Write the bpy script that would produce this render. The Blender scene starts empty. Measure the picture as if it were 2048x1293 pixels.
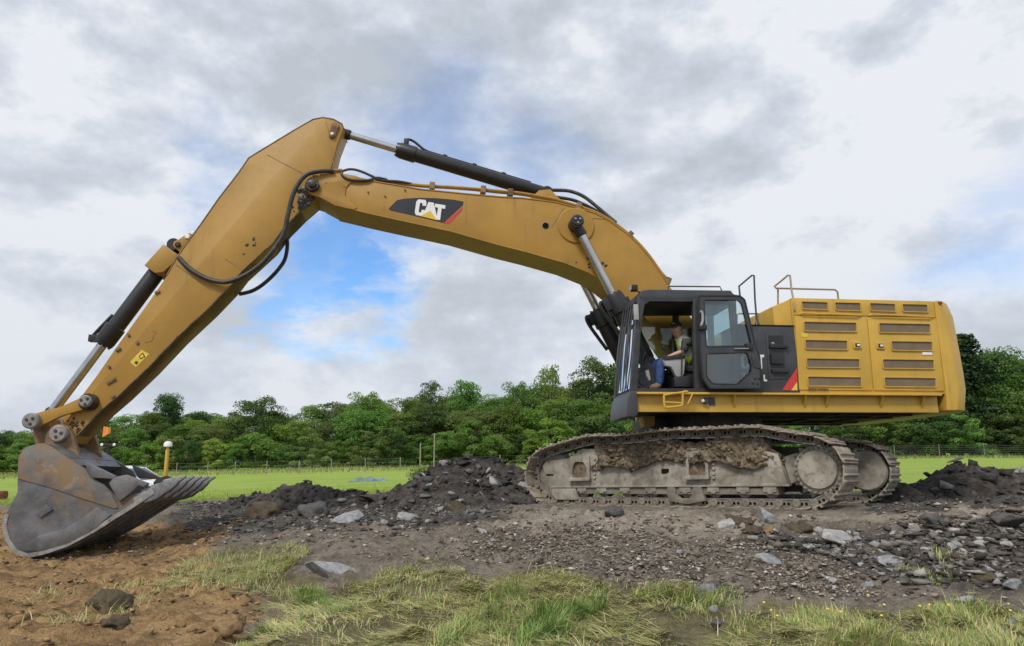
import bpy, bmesh, math, random
import numpy as np
from mathutils import Vector, Matrix, Quaternion
random.seed(7); RNG = np.random.default_rng(11)
SC = bpy.context.scene; COL = SC.collection
# ------------------------------------------------------------------ camera
FPX, CX, CY, HZ = 1420.0, 1024.0, 646.5, 900.0      # focal length, centre, horizon row (photo pixels)
PITCH = math.atan((HZ-CY)/FPX); CAMZ = 1.6
cam = bpy.data.cameras.new('camera'); camo = bpy.data.objects.new('camera', cam); COL.objects.link(camo)
cam.sensor_width = 36.0; cam.lens = FPX/2048*36.0; cam.clip_start = 0.1; cam.clip_end = 3000
camo.location = (0, 0, CAMZ); camo.rotation_euler = (math.pi/2+PITCH, 0, 0); SC.camera = camo
# ------------------------------------------------------------------ light
SUN_EL, SUN_AZ = math.radians(52), math.radians(208)      # azimuth clockwise from +Y: behind the camera, a little left
vs = SC.view_settings; vs.view_transform = 'Standard'; vs.look = 'None'; vs.exposure = 0.2; vs.gamma = 1.0; vs.use_curve_mapping = False
sl = bpy.data.lights.new('sun', 'SUN'); sl.energy = 2.3; sl.angle = math.radians(14); sl.color = (1.0, 0.95, 0.87)
so = bpy.data.objects.new('sun', sl); COL.objects.link(so)
sd = Vector((math.sin(SUN_AZ)*math.cos(SUN_EL), math.cos(SUN_AZ)*math.cos(SUN_EL), math.sin(SUN_EL)))
so.rotation_euler = sd.to_track_quat('Z', 'Y').to_euler(); so.location = sd*40
W = bpy.data.worlds.new('World'); SC.world = W; W.use_nodes = True
SC.cycles.max_bounces = 8; SC.cycles.transparent_max_bounces = 12
def ray(px, py):
    c0, c1 = (px-CX)/FPX, -(py-CY)/FPX; cp, sp = math.cos(PITCH), math.sin(PITCH)
    return np.array([c0, cp-c1*sp, sp+c1*cp])
def rdir(px, py): r = ray(px, py); return r/np.linalg.norm(r)
class N:                                            # tiny node-graph helper
    def __init__(s, tree): s.t = tree; s.t.nodes.clear()
    def new(s, typ, **kw):
        n = s.t.nodes.new(typ)
        for k, v in kw.items():
            if k.startswith('i_'): n.inputs[k[2:].replace('_', ' ')].default_value = v
            else: setattr(n, k, v)
        return n
    def ln(s, a, b): s.t.links.new(a, b)
    def math(s, op, a, b=None, c=None, clamp=False):
        n = s.t.nodes.new('ShaderNodeMath'); n.operation = op; n.use_clamp = clamp
        for i, v in enumerate((a, b, c)):
            if v is None: continue
            if isinstance(v, (int, float)): n.inputs[i].default_value = v
            else: s.ln(v, n.inputs[i])
        return n.outputs[0]
    def vmath(s, op, a, b=None):
        n = s.t.nodes.new('ShaderNodeVectorMath'); n.operation = op
        for i, v in enumerate((a, b)):
            if v is None: continue
            if isinstance(v, (tuple, list)): n.inputs[i].default_value = v
            else: s.ln(v, n.inputs[i])
        return n
    def mix(s, f, a, b, blend='MIX'):
        n = s.t.nodes.new('ShaderNodeMix'); n.data_type = 'RGBA'; n.blend_type = blend
        for sock, v in ((n.inputs[0], f), (n.inputs[6], a), (n.inputs[7], b)):
            if isinstance(v, (int, float)): sock.default_value = v
            elif isinstance(v, (tuple, list)): sock.default_value = tuple(v)+(1,)*(4-len(v))
            else: s.ln(v, sock)
        return n.outputs[2]
    def noise(s, vec, scale, detail=4, rough=.55, dist=0.0):
        n = s.new('ShaderNodeTexNoise'); n.inputs['Scale'].default_value = scale; n.inputs['Detail'].default_value = detail
        n.inputs['Roughness'].default_value = rough; n.inputs['Distortion'].default_value = dist
        if vec is not None: s.ln(vec, n.inputs['Vector'])
        return n.outputs['Fac']
    def ramp(s, f, lo, hi, smooth=True):
        n = s.new('ShaderNodeMapRange'); n.interpolation_type = 'SMOOTHSTEP' if smooth else 'LINEAR'
        n.inputs['From Min'].default_value = lo; n.inputs['From Max'].default_value = hi; s.ln(f, n.inputs['Value'])
        return n.outputs['Result']
def build_sky():
    g = N(W.node_tree)
    out = g.new('ShaderNodeOutputWorld'); bg = g.new('ShaderNodeBackground'); bg.inputs['Strength'].default_value = 0.1
    g.ln(bg.outputs[0], out.inputs[0])
    sky = g.new('ShaderNodeTexSky', sky_type='NISHITA', sun_disc=False, sun_elevation=SUN_EL, sun_rotation=SUN_AZ)
    sky.air_density = 1.0; sky.dust_density = 0.6; sky.ozone_density = 2.0
    tc = g.new('ShaderNodeTexCoord'); d = tc.outputs['Generated']
    sep = g.new('ShaderNodeSeparateXYZ'); g.ln(d, sep.inputs[0])
    zz = g.math('ADD', g.math('MAXIMUM', sep.outputs[2], 0.0), 0.22)
    cmb = g.new('ShaderNodeCombineXYZ')
    g.ln(g.math('DIVIDE', sep.outputs[0], zz), cmb.inputs[0]); g.ln(g.math('DIVIDE', sep.outputs[1], zz), cmb.inputs[1])
    q = cmb.outputs[0]
    off = g.vmath('ADD', q, (3.1, 7.7, 2.2)).outputs[0]
    dd3 = g.vmath('MULTIPLY', d, (1.0, 1.0, 1.7)).outputs[0]
    def billow(vec): return g.math('ADD', g.math('MULTIPLY', g.noise(vec, 2.6, 9, .60, .1), .7), g.math('MULTIPLY', g.noise(vec, 6.5, 7, .6, .2), .3))
    bil = billow(g.vmath('ADD', dd3, (4.4, 1.7, 2.6)).outputs[0]); bil2 = billow(g.vmath('ADD', dd3, (4.36, 1.66, 2.68)).outputs[0])
    relief = g.math('SUBTRACT', bil, bil2)            # lit tops and shaded bases of the billows
    body = g.noise(off, 1.15, 7, .52, .35)            # cloud body shading
    big = g.noise(g.vmath('ADD', q, (11.3, 2.1, 5.0)).outputs[0], .62, 3, .5, .2)
    fine = g.noise(g.vmath('ADD', q, (1.3, 9.1, 1.0)).outputs[0], 3.2, 6, .6, .5)
    # clear gaps between the clouds: general thin cover from noise, plus the one large gap the photograph shows
    wob = g.new('ShaderNodeTexNoise'); wob.inputs['Scale'].default_value = 2.6; wob.inputs['Detail'].default_value = 6; wob.inputs['Roughness'].default_value = .62
    g.ln(q, wob.inputs['Vector'])
    wv = g.vmath('SCALE', g.vmath('SUBTRACT', wob.outputs['Color'], (.5, .5, .5)).outputs[0]); wv.inputs['Scale'].default_value = .30
    dw = g.vmath('ADD', d, wv.outputs[0]).outputs[0]
    gap = None
    for (px, py, r, a) in ((650, 515, .115, .95), (590, 605, .075, .85), (770, 465, .085, .8), (870, 290, .13, .55), (1060, 330, .10, .45), (480, 380, .07, .4), (2010, 420, .08, .3), (730, 560, .08, 1.0)):
        dist = g.vmath('DISTANCE', dw, tuple(rdir(px, py))).outputs['Value']
        m = g.math('MULTIPLY', g.math('SUBTRACT', 1.0, g.ramp(dist, r*.25, r*1.25)), a)
        gap = m if gap is None else g.math('MAXIMUM', gap, m)
    cover = g.math('SUBTRACT', 1.0, gap, clamp=True)
    thin = g.ramp(fine, .30, .52)                      # wisps floating in the gap
    cover = g.math('MAXIMUM', cover, g.math('MULTIPLY', g.math('SUBTRACT', 1.0, thin), .22))
    holes = g.math('MULTIPLY', g.ramp(big, .62, .78), .45)
    cover = g.math('MULTIPLY', cover, g.math('SUBTRACT', 1.0, holes))
    tone = g.math('ADD', g.math('MULTIPLY', body, .62), g.math('ADD', g.math('MULTIPLY', big, .25), g.math('MULTIPLY', fine, .13)))
    puff = g.noise(g.vmath('MULTIPLY', d, (1.0, 1.0, 1.9)).outputs[0], 5.2, 8, .56, .15)      # cumulus edges
    tone = g.math('ADD', g.math('MULTIPLY', tone, .26), g.math('MULTIPLY', g.math('ADD', .5, g.math('MULTIPLY', g.math('SUBTRACT', bil, .5), 1.65)), .74))
    tone = g.math('ADD', tone, g.math('MULTIPLY', relief, 1.0)); tone = g.math('ADD', tone, g.math('MULTIPLY', g.math('SUBTRACT', puff, .5), .16)); tone = g.math('ADD', tone, .04)
    for (px, py, r, a) in ((110, 130, .24, -.12), (900, 70, .20, -.03), (480, 110, .15, -.03), (1250, 60, .2, .05), (1000, 620, .13, -.07), (880, 540, .12, .10), (1700, 490, .22, .08), (150, 520, .25, .05), (650, 660, .12, .06), (1500, 200, .25, .03), (1950, 150, .2, .03), (300, 330, .2, .04), (1650, 300, .12, -.02)):
        dist = g.vmath('DISTANCE', dw, tuple(rdir(px, py))).outputs['Value']     # the larger light and dark masses of the cloud deck
        tone = g.math('ADD', tone, g.math('MULTIPLY', g.math('SUBTRACT', 1.0, g.ramp(dist, 0.0, r*1.3)), a))
    cr = g.new('ShaderNodeValToRGB'); e = cr.color_ramp.elements
    e[0].position = .36; e[0].color = (4.5, 4.9, 5.45, 1); e[1].position = .64; e[1].color = (7.22, 7.48, 7.92, 1)
    k = cr.color_ramp.elements.new(.46); k.color = (5.13, 5.57, 6.26, 1); k = cr.color_ramp.elements.new(.53); k.color = (5.74, 6.18, 6.87, 1)
    g.ln(tone, cr.inputs[0])
    hz = g.ramp(sep.outputs[2], .02, .40)              # layers of cloud seen edge-on stay even and pale near the horizon
    cloud = g.mix(hz, (5.4, 5.85, 6.55), cr.outputs[0]); cloud = g.mix(.35, cr.outputs[0], cloud)
    blue = g.mix(1.0, sky.outputs[0], (.92, 1.28, 1.65), 'MULTIPLY')
    g.ln(g.mix(cover, blue, cloud), bg.inputs['Color'])
build_sky()
# ------------------------------------------------------------------ mesh helpers
def link(o, parent=None):
    COL.objects.link(o)
    if parent is not None: o.parent = parent
    return o
def tag(o, label, cat=None, group=None, kind=None):
    if label: o['label'] = label
    if cat: o['category'] = cat
    if group: o['group'] = group
    if kind: o['kind'] = kind
    return o
def empty(name, mw=None):
    o = bpy.data.objects.new(name, None); o.empty_display_size = .2; link(o)
    if mw is not None: o.matrix_world = mw
    return o
def finish(me, smooth=35):
    if smooth:
        me.polygons.foreach_set('use_smooth', [not (abs(p.normal.y) > .999 and p.area > .02) for p in me.polygons]); me.set_sharp_from_angle(angle=math.radians(smooth))
    me.update(); return me
class MB:
    def __init__(s): s.v = []; s.f = []; s.m = []
    def add(s, vs, fs, mi=0):
        b = len(s.v); s.v += [tuple(v) for v in vs]; s.f += [[i+b for i in f] for f in fs]; s.m += [mi]*len(fs); return s
    def prism(s, poly, l0, l1, mi=0):                 # poly in (forward, up), extruded sideways
        n = len(poly); a = sum(poly[i][0]*poly[(i+1) % n][1]-poly[(i+1) % n][0]*poly[i][1] for i in range(n))
        if a < 0: poly = poly[::-1]
        if l1 < l0: l0, l1 = l1, l0
        vs = [(p[0], l0, p[1]) for p in poly]+[(p[0], l1, p[1]) for p in poly]
        fs = [list(range(n)), list(range(2*n-1, n-1, -1))]+[[(i+1) % n, i, i+n, (i+1) % n+n] for i in range(n)]
        return s.add(vs, fs, mi)
    def ring(s, outer, inner, l0, l1, mi=0):           # frame: two loops of equal count
        n = len(outer); vs = [(p[0], l, p[1]) for l in (l0, l1) for lp in (outer, inner) for p in lp]; fs = []
        for i in range(n):
            j = (i+1) % n; O0, I0, O1, I1 = 0, n, 2*n, 3*n
            fs += [[O0+i, O0+j, I0+j, I0+i], [O1+j, O1+i, I1+i, I1+j], [O0+j, O0+i, O1+i, O1+j], [I0+i, I0+j, I1+j, I1+i]]
        return s.add(vs, fs, mi)
    def box(s, c, d, R=None, mi=0):
        R = R or Matrix.Identity(3)
        vs = [Vector(c)+R@Vector((x*d[0]/2, y*d[1]/2, z*d[2]/2)) for x in (-1, 1) for y in (-1, 1) for z in (-1, 1)]
        return s.add(vs, [[0, 1, 3, 2], [4, 6, 7, 5], [0, 4, 5, 1], [2, 3, 7, 6], [0, 2, 6, 4], [1, 5, 7, 3]], mi)
    def lathe(s, p0, p1, prof, seg=20, mi=0, cap=True):  # prof: (distance along axis from p0 in metres, radius)
        p0 = Vector(p0); ax = (Vector(p1)-p0).normalized(); q = ax.to_track_quat('Z', 'Y'); vs = []; fs = []
        for t, r in prof:
            for k in range(seg):
                a = 2*math.pi*k/seg; vs.append(p0+ax*t+q@Vector((r*math.cos(a), r*math.sin(a), 0)))
        for j in range(len(prof)-1):
            for k in range(seg):
                k2 = (k+1) % seg; fs.append([j*seg+k, j*seg+k2, (j+1)*seg+k2, (j+1)*seg+k])
        if cap: fs += [list(range(seg))[::-1], list(range((len(prof)-1)*seg, len(prof)*seg))]
        return s.add(vs, fs, mi)
    def cyl(s, p0, p1, r, seg=20, mi=0):
        return s.lathe(p0, p1, [(0, r), ((Vector(p1)-Vector(p0)).length, r)], seg, mi)
    def tube(s, pts, r, seg=8, sub=6, mi=0, smooth=True):
        P = [Vector(p) for p in pts]
        if smooth and len(P) > 2:
            Q = []
            for i in range(len(P)-1):
                a, b, c, d = P[max(i-1, 0)], P[i], P[i+1], P[min(i+2, len(P)-1)]
                for k in range(sub):
                    t = k/sub; Q.append(.5*((2*b)+(c-a)*t+(2*a-5*b+4*c-d)*t*t+(3*b-a-3*c+d)*t**3))
            P = Q+[P[-1]]
        vs = []; fs = []; ref = None
        for i, p in enumerate(P):
            t = (P[min(i+1, len(P)-1)]-P[max(i-1, 0)]).normalized()
            if ref is None: ref = t.orthogonal().normalized()
            ref = (ref-t*ref.dot(t)).normalized(); bi = t.cross(ref)
            for k in range(seg):
                a = 2*math.pi*k/seg; vs.append(p+(ref*math.cos(a)+bi*math.sin(a))*r)
        for i in range(len(P)-1):
            for k in range(seg):
                k2 = (k+1) % seg; fs.append([i*seg+k, i*seg+k2, (i+1)*seg+k2, (i+1)*seg+k])
        fs += [list(range(seg))[::-1], list(range((len(P)-1)*seg, len(P)*seg))]
        return s.add(vs, fs, mi)
    def mesh(s, name, mats, bevel=0, smooth=35, bseg=2, bang=28, xf=None):
        me = bpy.data.meshes.new(name); me.from_pydata(s.v, [], s.f)
        me.polygons.foreach_set('material_index', s.m)
        for m in (mats if isinstance(mats, (list, tuple)) else [mats]): me.materials.append(m)
        bm = bmesh.new(); bm.from_mesh(me)
        bmesh.ops.recalc_face_normals(bm, faces=bm.faces)
        if bevel:
            ed = [e for e in bm.edges if len(e.link_faces) == 2 and e.calc_face_angle(0) > math.radians(bang)]
            bmesh.ops.bevel(bm, geom=ed, offset=bevel, segments=bseg, affect='EDGES', clamp_overlap=True, profile=.6)
        if xf is not None: bm.transform(xf)
        bm.to_mesh(me); bm.free()
        return finish(me, smooth)
    def build(s, name, mats, parent=None, **kw): return link(bpy.data.objects.new(name, s.mesh(name, mats, **kw)), parent)
def rnd(poly, r, n=3):                                # rounded corners
    out = []; m = len(poly)
    for i in range(m):
        a, b, c = Vector(poly[i-1]), Vector(poly[i]), Vector(poly[(i+1) % m])
        d0, d1 = a-b, c-b; k = min(r, d0.length*.45, d1.length*.45)
        p, q = b+d0.normalized()*k, b+d1.normalized()*k
        for j in range(n+1):
            t = j/n; out.append(tuple(p*(1-t)**2+b*2*t*(1-t)+q*t*t))
    return out
def inset(poly, d):
    m = len(poly); out = []; ar = sum(poly[i][0]*poly[(i+1) % m][1]-poly[(i+1) % m][0]*poly[i][1] for i in range(m)); sg = 1 if ar > 0 else -1
    for i in range(m):
        a, b, c = Vector(poly[i-1]), Vector(poly[i]), Vector(poly[(i+1) % m])
        e0, e1 = (b-a).normalized(), (c-b).normalized(); n0, n1 = Vector((-e0.y, e0.x))*sg, Vector((-e1.y, e1.x))*sg
        bis = n0+n1; k = d/max(.35, (1+n0.dot(n1))); out.append(tuple(b+bis*k))
    return out
def raw_mesh(name, V, quads=None, tris=None, mats=(), colors=None, smooth=False):   # numpy arrays -> mesh
    me = bpy.data.meshes.new(name); nq = 0 if quads is None else len(quads); nt = 0 if tris is None else len(tris)
    me.vertices.add(len(V)); me.vertices.foreach_set('co', np.asarray(V, np.float32).ravel())
    idx = np.concatenate([np.asarray(a, np.int32).ravel() for a in (quads, tris) if a is not None])
    st = np.concatenate([np.arange(nq)*4, nq*4+np.arange(nt)*3]).astype(np.int32)
    me.loops.add(len(idx)); me.loops.foreach_set('vertex_index', idx)
    me.polygons.add(nq+nt); me.polygons.foreach_set('loop_start', st)
    if smooth: me.polygons.foreach_set('use_smooth', np.ones(nq+nt, bool))
    for m in mats: me.materials.append(m)
    if colors is not None:
        ca = me.color_attributes.new('Col', 'FLOAT_COLOR', 'POINT'); c4 = np.ones((len(V), 4), np.float32); c4[:, :colors.shape[1]] = colors
        ca.data.foreach_set('color', c4.ravel())
    me.update(calc_edges=True); me.validate(); return me
# ------------------------------------------------------------------ materials
def mat(name, col, rough=.6, metal=0.0, var=.12, vscale=3.0, dirt=None, bump=None, spec=.5, coat=0, rand=False, streak=None):
    m = bpy.data.materials.new(name); m.use_nodes = True; g = N(m.node_tree)
    out = g.new('ShaderNodeOutputMaterial'); b = g.new('ShaderNodeBsdfPrincipled'); g.ln(b.outputs[0], out.inputs[0])
    tc = g.new('ShaderNodeTexCoord'); v = tc.outputs['Object']
    if rand:
        oi = g.new('ShaderNodeObjectInfo'); sc = g.vmath('SCALE', (37.0, 19.0, 53.0)); g.ln(oi.outputs['Random'], sc.inputs['Scale'])
        v = g.vmath('ADD', v, sc.outputs[0]).outputs[0]
    lo = tuple(c*(1-var) for c in col); hi = tuple(min(1, c*(1+var)) for c in col)
    c = g.mix(g.ramp(g.noise(v, vscale, 5, .6), .32, .68), lo, hi)
    rg = None
    for dd in (dirt or []):                           # (colour, scale, from, to, amount)
        dc, ds, d0, d1, am = dd
        f = g.math('MULTIPLY', g.ramp(g.noise(v, ds, 6, .65, .3), d0, d1), am)
        c = g.mix(f, c, dc); rg = f if rg is None else g.math('MAXIMUM', rg, f)
    if streak:                                        # run-off stains: noise drawn out downwards
        sv = g.vmath('MULTIPLY', v, (9.0, 9.0, .55)).outputs[0]; c = g.mix(g.math('MULTIPLY', g.math('MULTIPLY', g.ramp(g.noise(sv, 1.0, 5, .65), .52, .74), g.ramp(g.noise(v, .9, 3, .6), .40, .62)), streak[1]), c, streak[0])
        fv = g.vmath('MULTIPLY', v, (1.0, 1.0, 1.6)).outputs[0]; c = g.mix(g.math('MULTIPLY', g.ramp(g.noise(fv, 48, 3, .5), .66, .72), streak[1]), c, streak[0])
    g.ln(c, b.inputs['Base Color'])
    if rg is not None: g.ln(g.math('ADD', g.math('MULTIPLY', rg, max(0, .9-rough)), rough), b.inputs['Roughness'])
    else: b.inputs['Roughness'].default_value = rough
    b.inputs['Metallic'].default_value = metal; b.inputs['Specular IOR Level'].default_value = spec
    if coat: b.inputs['Coat Weight'].default_value = coat; b.inputs['Coat Roughness'].default_value = .25
    if bump:
        bn = g.new('ShaderNodeBump'); bn.inputs['Strength'].default_value = bump[1]; bn.inputs['Distance'].default_value = bump[2] if len(bump) > 2 else .01
        g.ln(g.noise(v, bump[0], 6, .65), bn.inputs['Height']); g.ln(bn.outputs[0], b.inputs['Normal'])
    return m
DUST = (.20, .165, .125); SOIL = (.075, .058, .042)
M = {}
M['yellow'] = mat('yellow_paint', (.385, .216, .041), .45, var=.10, vscale=1.1, dirt=[(DUST, 2.3, .56, .85, .35), (SOIL, 21, .69, .75, .8)], bump=(2.2, .10, .05), spec=.35, streak=((.16, .09, .03), .55))
M['yellow_clean'] = mat('yellow_paint_panel', (.555, .345, .056), .40, var=.08, vscale=1.3, dirt=[(DUST, 3.1, .56, .85, .4)], bump=(2.6, .08, .04), spec=.4, streak=((.20, .12, .04), .45))
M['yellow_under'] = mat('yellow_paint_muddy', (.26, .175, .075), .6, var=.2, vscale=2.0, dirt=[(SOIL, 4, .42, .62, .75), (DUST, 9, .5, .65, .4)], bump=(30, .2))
M['black'] = mat('black_paint', (.017, .017, .018), .40, var=.25, vscale=4, dirt=[(DUST, 5, .60, .80, .14)])
M['charcoal'] = mat('charcoal_paint', (.042, .044, .049), .45, var=.2, vscale=3, dirt=[(DUST, 6, .60, .80, .15)])
M['grease'] = mat('black_grease', (.022, .018, .013), .35, var=.5, vscale=14, dirt=[((.25, .15, .04), 9, .56, .66, .5)], bump=(25, .5, .02))
M['rubber'] = mat('hose_rubber', (.028, .027, .026), .55, var=.3, vscale=6, dirt=[(DUST, 8, .5, .7, .35)])
M['chrome'] = mat('chrome_rod', (.50, .50, .49), .25, 1.0, var=.1, vscale=5, dirt=[((.12, .10, .08), 7, .60, .75, .5)])
M['steel'] = mat('worn_steel', (.28, .265, .25), .5, .3, var=.3, vscale=6, dirt=[(DUST, 6, .5, .66, .6), ((.18, .085, .03), 11, .6, .72, .5)], bump=(40, .2))
M['bucket'] = mat('bucket_grey', (.15, .15, .157), .45, .3, var=.30, vscale=3.0, dirt=[((.22, .145, .078), 2.4, .50, .68, .9), (DUST, 8, .50, .66, .5), ((.36, .36, .36), 26, .62, .70, .5)], bump=(30, .35), streak=((.07, .06, .05), .5))
M['bucket_cheek'] = mat('bucket_cheek_soil', (.17, .165, .165), .55, .15, var=.25, vscale=2.0, dirt=[((.25, .17, .09), 2.0, .40, .58, .9), ((.15, .085, .055), 3.2, .52, .68, .7), ((.34, .27, .17), 5, .56, .70, .6)], bump=(30, .3))
M['bucket_rust'] = mat('bucket_ear_rust', (.24, .145, .075), .7, .1, var=.35, vscale=5, dirt=[((.10, .045, .025), 5, .5, .64, .7), (DUST, 9, .5, .65, .5)], bump=(35, .3))
M['edge'] = mat('polished_edge', (.42, .41, .40), .38, .75, var=.25, vscale=10, dirt=[(SOIL, 12, .55, .68, .7)])
M['tooth'] = mat('tooth_steel', (.19, .19, .195), .4, .4, var=.3, vscale=8, dirt=[(SOIL, 9, .55, .68, .7)], bump=(40, .15))
M['track'] = mat('dusty_track_steel', (.19, .165, .132), .72, .1, var=.3, vscale=5, dirt=[((.24, .20, .15), 7, .50, .66, .6), (SOIL, 10, .55, .68, .6)], bump=(30, .35), rand=True)
M['trackpad'] = mat('track_pad_steel', (.29, .25, .20), .6, .2, var=.3, vscale=6, dirt=[((.30, .25, .18), 8, .48, .62, .7), (SOIL, 9, .56, .68, .7)], bump=(30, .4), rand=True)
M['frame'] = mat('dusty_track_frame', (.30, .272, .228), .78, 0, var=.26, vscale=3.0, dirt=[((.165, .13, .09), 4.5, .47, .66, .75), ((.36, .31, .22), 2.2, .56, .72, .5), ((.11, .085, .06), 13, .56, .66, .6)], bump=(45, .2))
M['mud'] = mat('packed_mud', (.155, .122, .088), .95, 0, var=.4, vscale=7, dirt=[((.33, .26, .16), 9, .52, .66, .6), ((.08, .065, .05), 14, .54, .66, .6)], bump=(38, .7, .02), spec=.15)
M['dark'] = mat('painted_hole_shade', (.012, .008, .008), .9, spec=.1)  # near-black colour painted on for the shade inside holes
M['under'] = mat('greasy_underside_and_void', (.03, .027, .022), .7, var=.4, vscale=3, dirt=[((.10, .085, .03), 3, .52, .66, .5)])  # grease under the deck; also the dark of the added void sheet
M['mesh'] = mat('louvre_mesh', (.175, .135, .088), .75, .1, var=.10, vscale=9, dirt=[((.22, .17, .11), 5, .58, .75, .4)], bump=(160, .4, .004))
M['white'] = mat('white_decal', (.78, .78, .76), .5, var=.04)
M['red'] = mat('red_decal', (.52, .035, .035), .5, var=.06)
M['decal_black'] = mat('black_decal', (.022, .024, .03), .35, var=.15)
M['logo_yellow'] = mat('logo_yellow', (.72, .48, .06), .45, var=.05)
M['label_yellow'] = mat('label_yellow', (.68, .50, .05), .5, var=.1, vscale=12)
M['greyplastic'] = mat('grey_console', (.34, .34, .34), .6, var=.08)
M['seat'] = mat('seat_fabric', (.035, .035, .038), .9, var=.2, vscale=20)
M['liner'] = mat('cab_liner', (.03, .03, .03), .85, var=.2)
M['tan'] = mat('cab_tan_trim', (.34, .27, .13), .8, var=.1)
M['hook'] = mat('bare_hole_rim', (.30, .24, .16), .6, .3)
def glass(name, tint, refl=.10):
    m = bpy.data.materials.new(name); m.use_nodes = True; g = N(m.node_tree)
    out = g.new('ShaderNodeOutputMaterial'); t = g.new('ShaderNodeBsdfTransparent'); t.inputs[0].default_value = (*tint, 1)
    gl = g.new('ShaderNodeBsdfGlossy'); gl.inputs['Roughness'].default_value = .03; gl.inputs[0].default_value = (.9, .93, .95, 1)
    fr = g.new('ShaderNodeFresnel'); fr.inputs[0].default_value = 1.5; mx = g.new('ShaderNodeMixShader')
    g.ln(g.math('ADD', fr.outputs[0], refl), mx.inputs[0]); g.ln(t.outputs[0], mx.inputs[1]); g.ln(gl.outputs[0], mx.inputs[2]); g.ln(mx.outputs[0], out.inputs[0])
    return m
M['glass'] = glass('cab_glass', (.78, .86, .87), .05); M['glass_clear'] = glass('cab_glass_clear', (.85, .9, .9), .04)

def rock_arrays(seed, flat=(1, 1, 1), n=14, cut=0):
    rg = np.random.default_rng(seed); p = rg.normal(size=(n, 3)); p /= np.linalg.norm(p, axis=1)[:, None]; p *= rg.uniform(.78, 1.05, n)[:, None]; p *= np.array(flat)*.5
    if cut: p[:, 2] = np.round(p[:, 2]/(flat[2]*.28))*flat[2]*.28
    bm = bmesh.new(); [bm.verts.new(q) for q in p]; r = bmesh.ops.convex_hull(bm, input=bm.verts); bmesh.ops.delete(bm, geom=list({g for g in r['geom_unused']+r['geom_interior'] if isinstance(g, bmesh.types.BMVert)}), context='VERTS')
    bmesh.ops.triangulate(bm, faces=bm.faces); bm.verts.ensure_lookup_table(); bm.verts.index_update(); V = np.array([v.co[:] for v in bm.verts]); Tq = np.array([[v.index for v in f.verts] for f in bm.faces]); bm.free(); return V, Tq
def vcol_mat(name, rough=.85, bump=30):
    m = bpy.data.materials.new(name); m.use_nodes = True; g = N(m.node_tree); out = g.new('ShaderNodeOutputMaterial'); b = g.new('ShaderNodeBsdfPrincipled'); g.ln(b.outputs[0], out.inputs[0])
    vc = g.new('ShaderNodeVertexColor', layer_name='Col'); v = g.new('ShaderNodeTexCoord').outputs['Object']; nz = g.noise(v, 40, 5, .65)
    g.ln(g.mix(g.ramp(nz, .35, .65), g.mix(.35, vc.outputs[0], (.03, .026, .022)), vc.outputs[0]), b.inputs['Base Color']); b.inputs['Roughness'].default_value = rough; b.inputs['Specular IOR Level'].default_value = .25
    bn = g.new('ShaderNodeBump'); bn.inputs['Strength'].default_value = .4; bn.inputs['Distance'].default_value = .01; g.ln(nz, bn.inputs['Height']); g.ln(bn.outputs[0], b.inputs['Normal']); return m
M['vstone'] = vcol_mat('loose_stone')
# ------------------------------------------------------------------ machine frame (all from the photo's vanishing points)
def un(v): return v/np.linalg.norm(v)
TF = un(ray(-812, 978)); _d2 = un(ray(2150, 950)); NUP = un(np.cross(TF, _d2)); NUP = NUP*np.sign(NUP[2])
TL = np.cross(NUP, TF)                               # track frame: forward, left (towards camera), up
UF = -un(ray(12500, 860)); UF = un(UF-NUP*NUP.dot(UF)); ULEFT = np.cross(NUP, UF)   # swung upper body: forward, left
GAUGE, LINKH, PINH = 3.08, .14, .125
PIN0 = ray(1175.9, 1002)*12.83/1.0
CAMV = np.array([0, 0, CAMZ])
CEN = CAMV+PIN0-TF*1.62-TL*(GAUGE/2+LINKH)-NUP*PINH    # swing centre, on the ground plane of the machine
MW = Matrix(((UF[0], ULEFT[0], NUP[0], CEN[0]), (UF[1], ULEFT[1], NUP[1], CEN[1]), (UF[2], ULEFT[2], NUP[2], CEN[2]), (0, 0, 0, 1)))
TANG = math.atan2(TF.dot(ULEFT), TF.dot(UF)); TROT = Matrix.Rotation(TANG, 4, 'Z')   # track frame inside machine frame
def _onplane(px, py, axL, axF, l):
    r = ray(px, py); t = ((CEN+axL*l-CAMV).dot(axL))/r.dot(axL); q = CAMV+r*t-CEN
    return (float(q.dot(axF)), float(q.dot(NUP)))
def U(px, py, l): return _onplane(px, py, ULEFT, UF, l)      # photo pixel -> (forward, up) on the upper body's plane l
def T(px, py, l): return _onplane(px, py, TL, TF, l)         # the same for the tracks
def P(px, py, l): a = U(px, py, l); return (a[0], l, a[1])
def PT(px, py, l): a = T(px, py, l); return (a[0], l, a[1])
# ------------------------------------------------------------------ noise and terrain
def vnoise(x, y, seed=0):
    xi, yi = np.floor(x).astype(np.int64), np.floor(y).astype(np.int64); xf, yf = x-xi, y-yi
    def h(a, b):
        n = (a*374761393+b*668265263+seed*974634777) & 0x7fffffff; n = ((n ^ (n >> 13))*1274126177) & 0x7fffffff
        return ((n ^ (n >> 16)) & 0xffff)/65535.0
    u, v = xf*xf*(3-2*xf), yf*yf*(3-2*yf)
    return (h(xi, yi)*(1-u)+h(xi+1, yi)*u)*(1-v)+(h(xi, yi+1)*(1-u)+h(xi+1, yi+1)*u)*v
def fbm(x, y, sc, oc=4, seed=0, gain=.5):
    s = 0; a = 1; t = 0
    for o in range(oc): s = s+a*(vnoise(x*sc, y*sc, seed+o*17)-.5)*2; t += a; a *= gain; sc *= 2.03
    return s/t
def pxz(px, py, Y): r = ray(px, py); k = Y/r[1]; return (r[0]*k, Y, CAMZ+r[2]*k)
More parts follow.
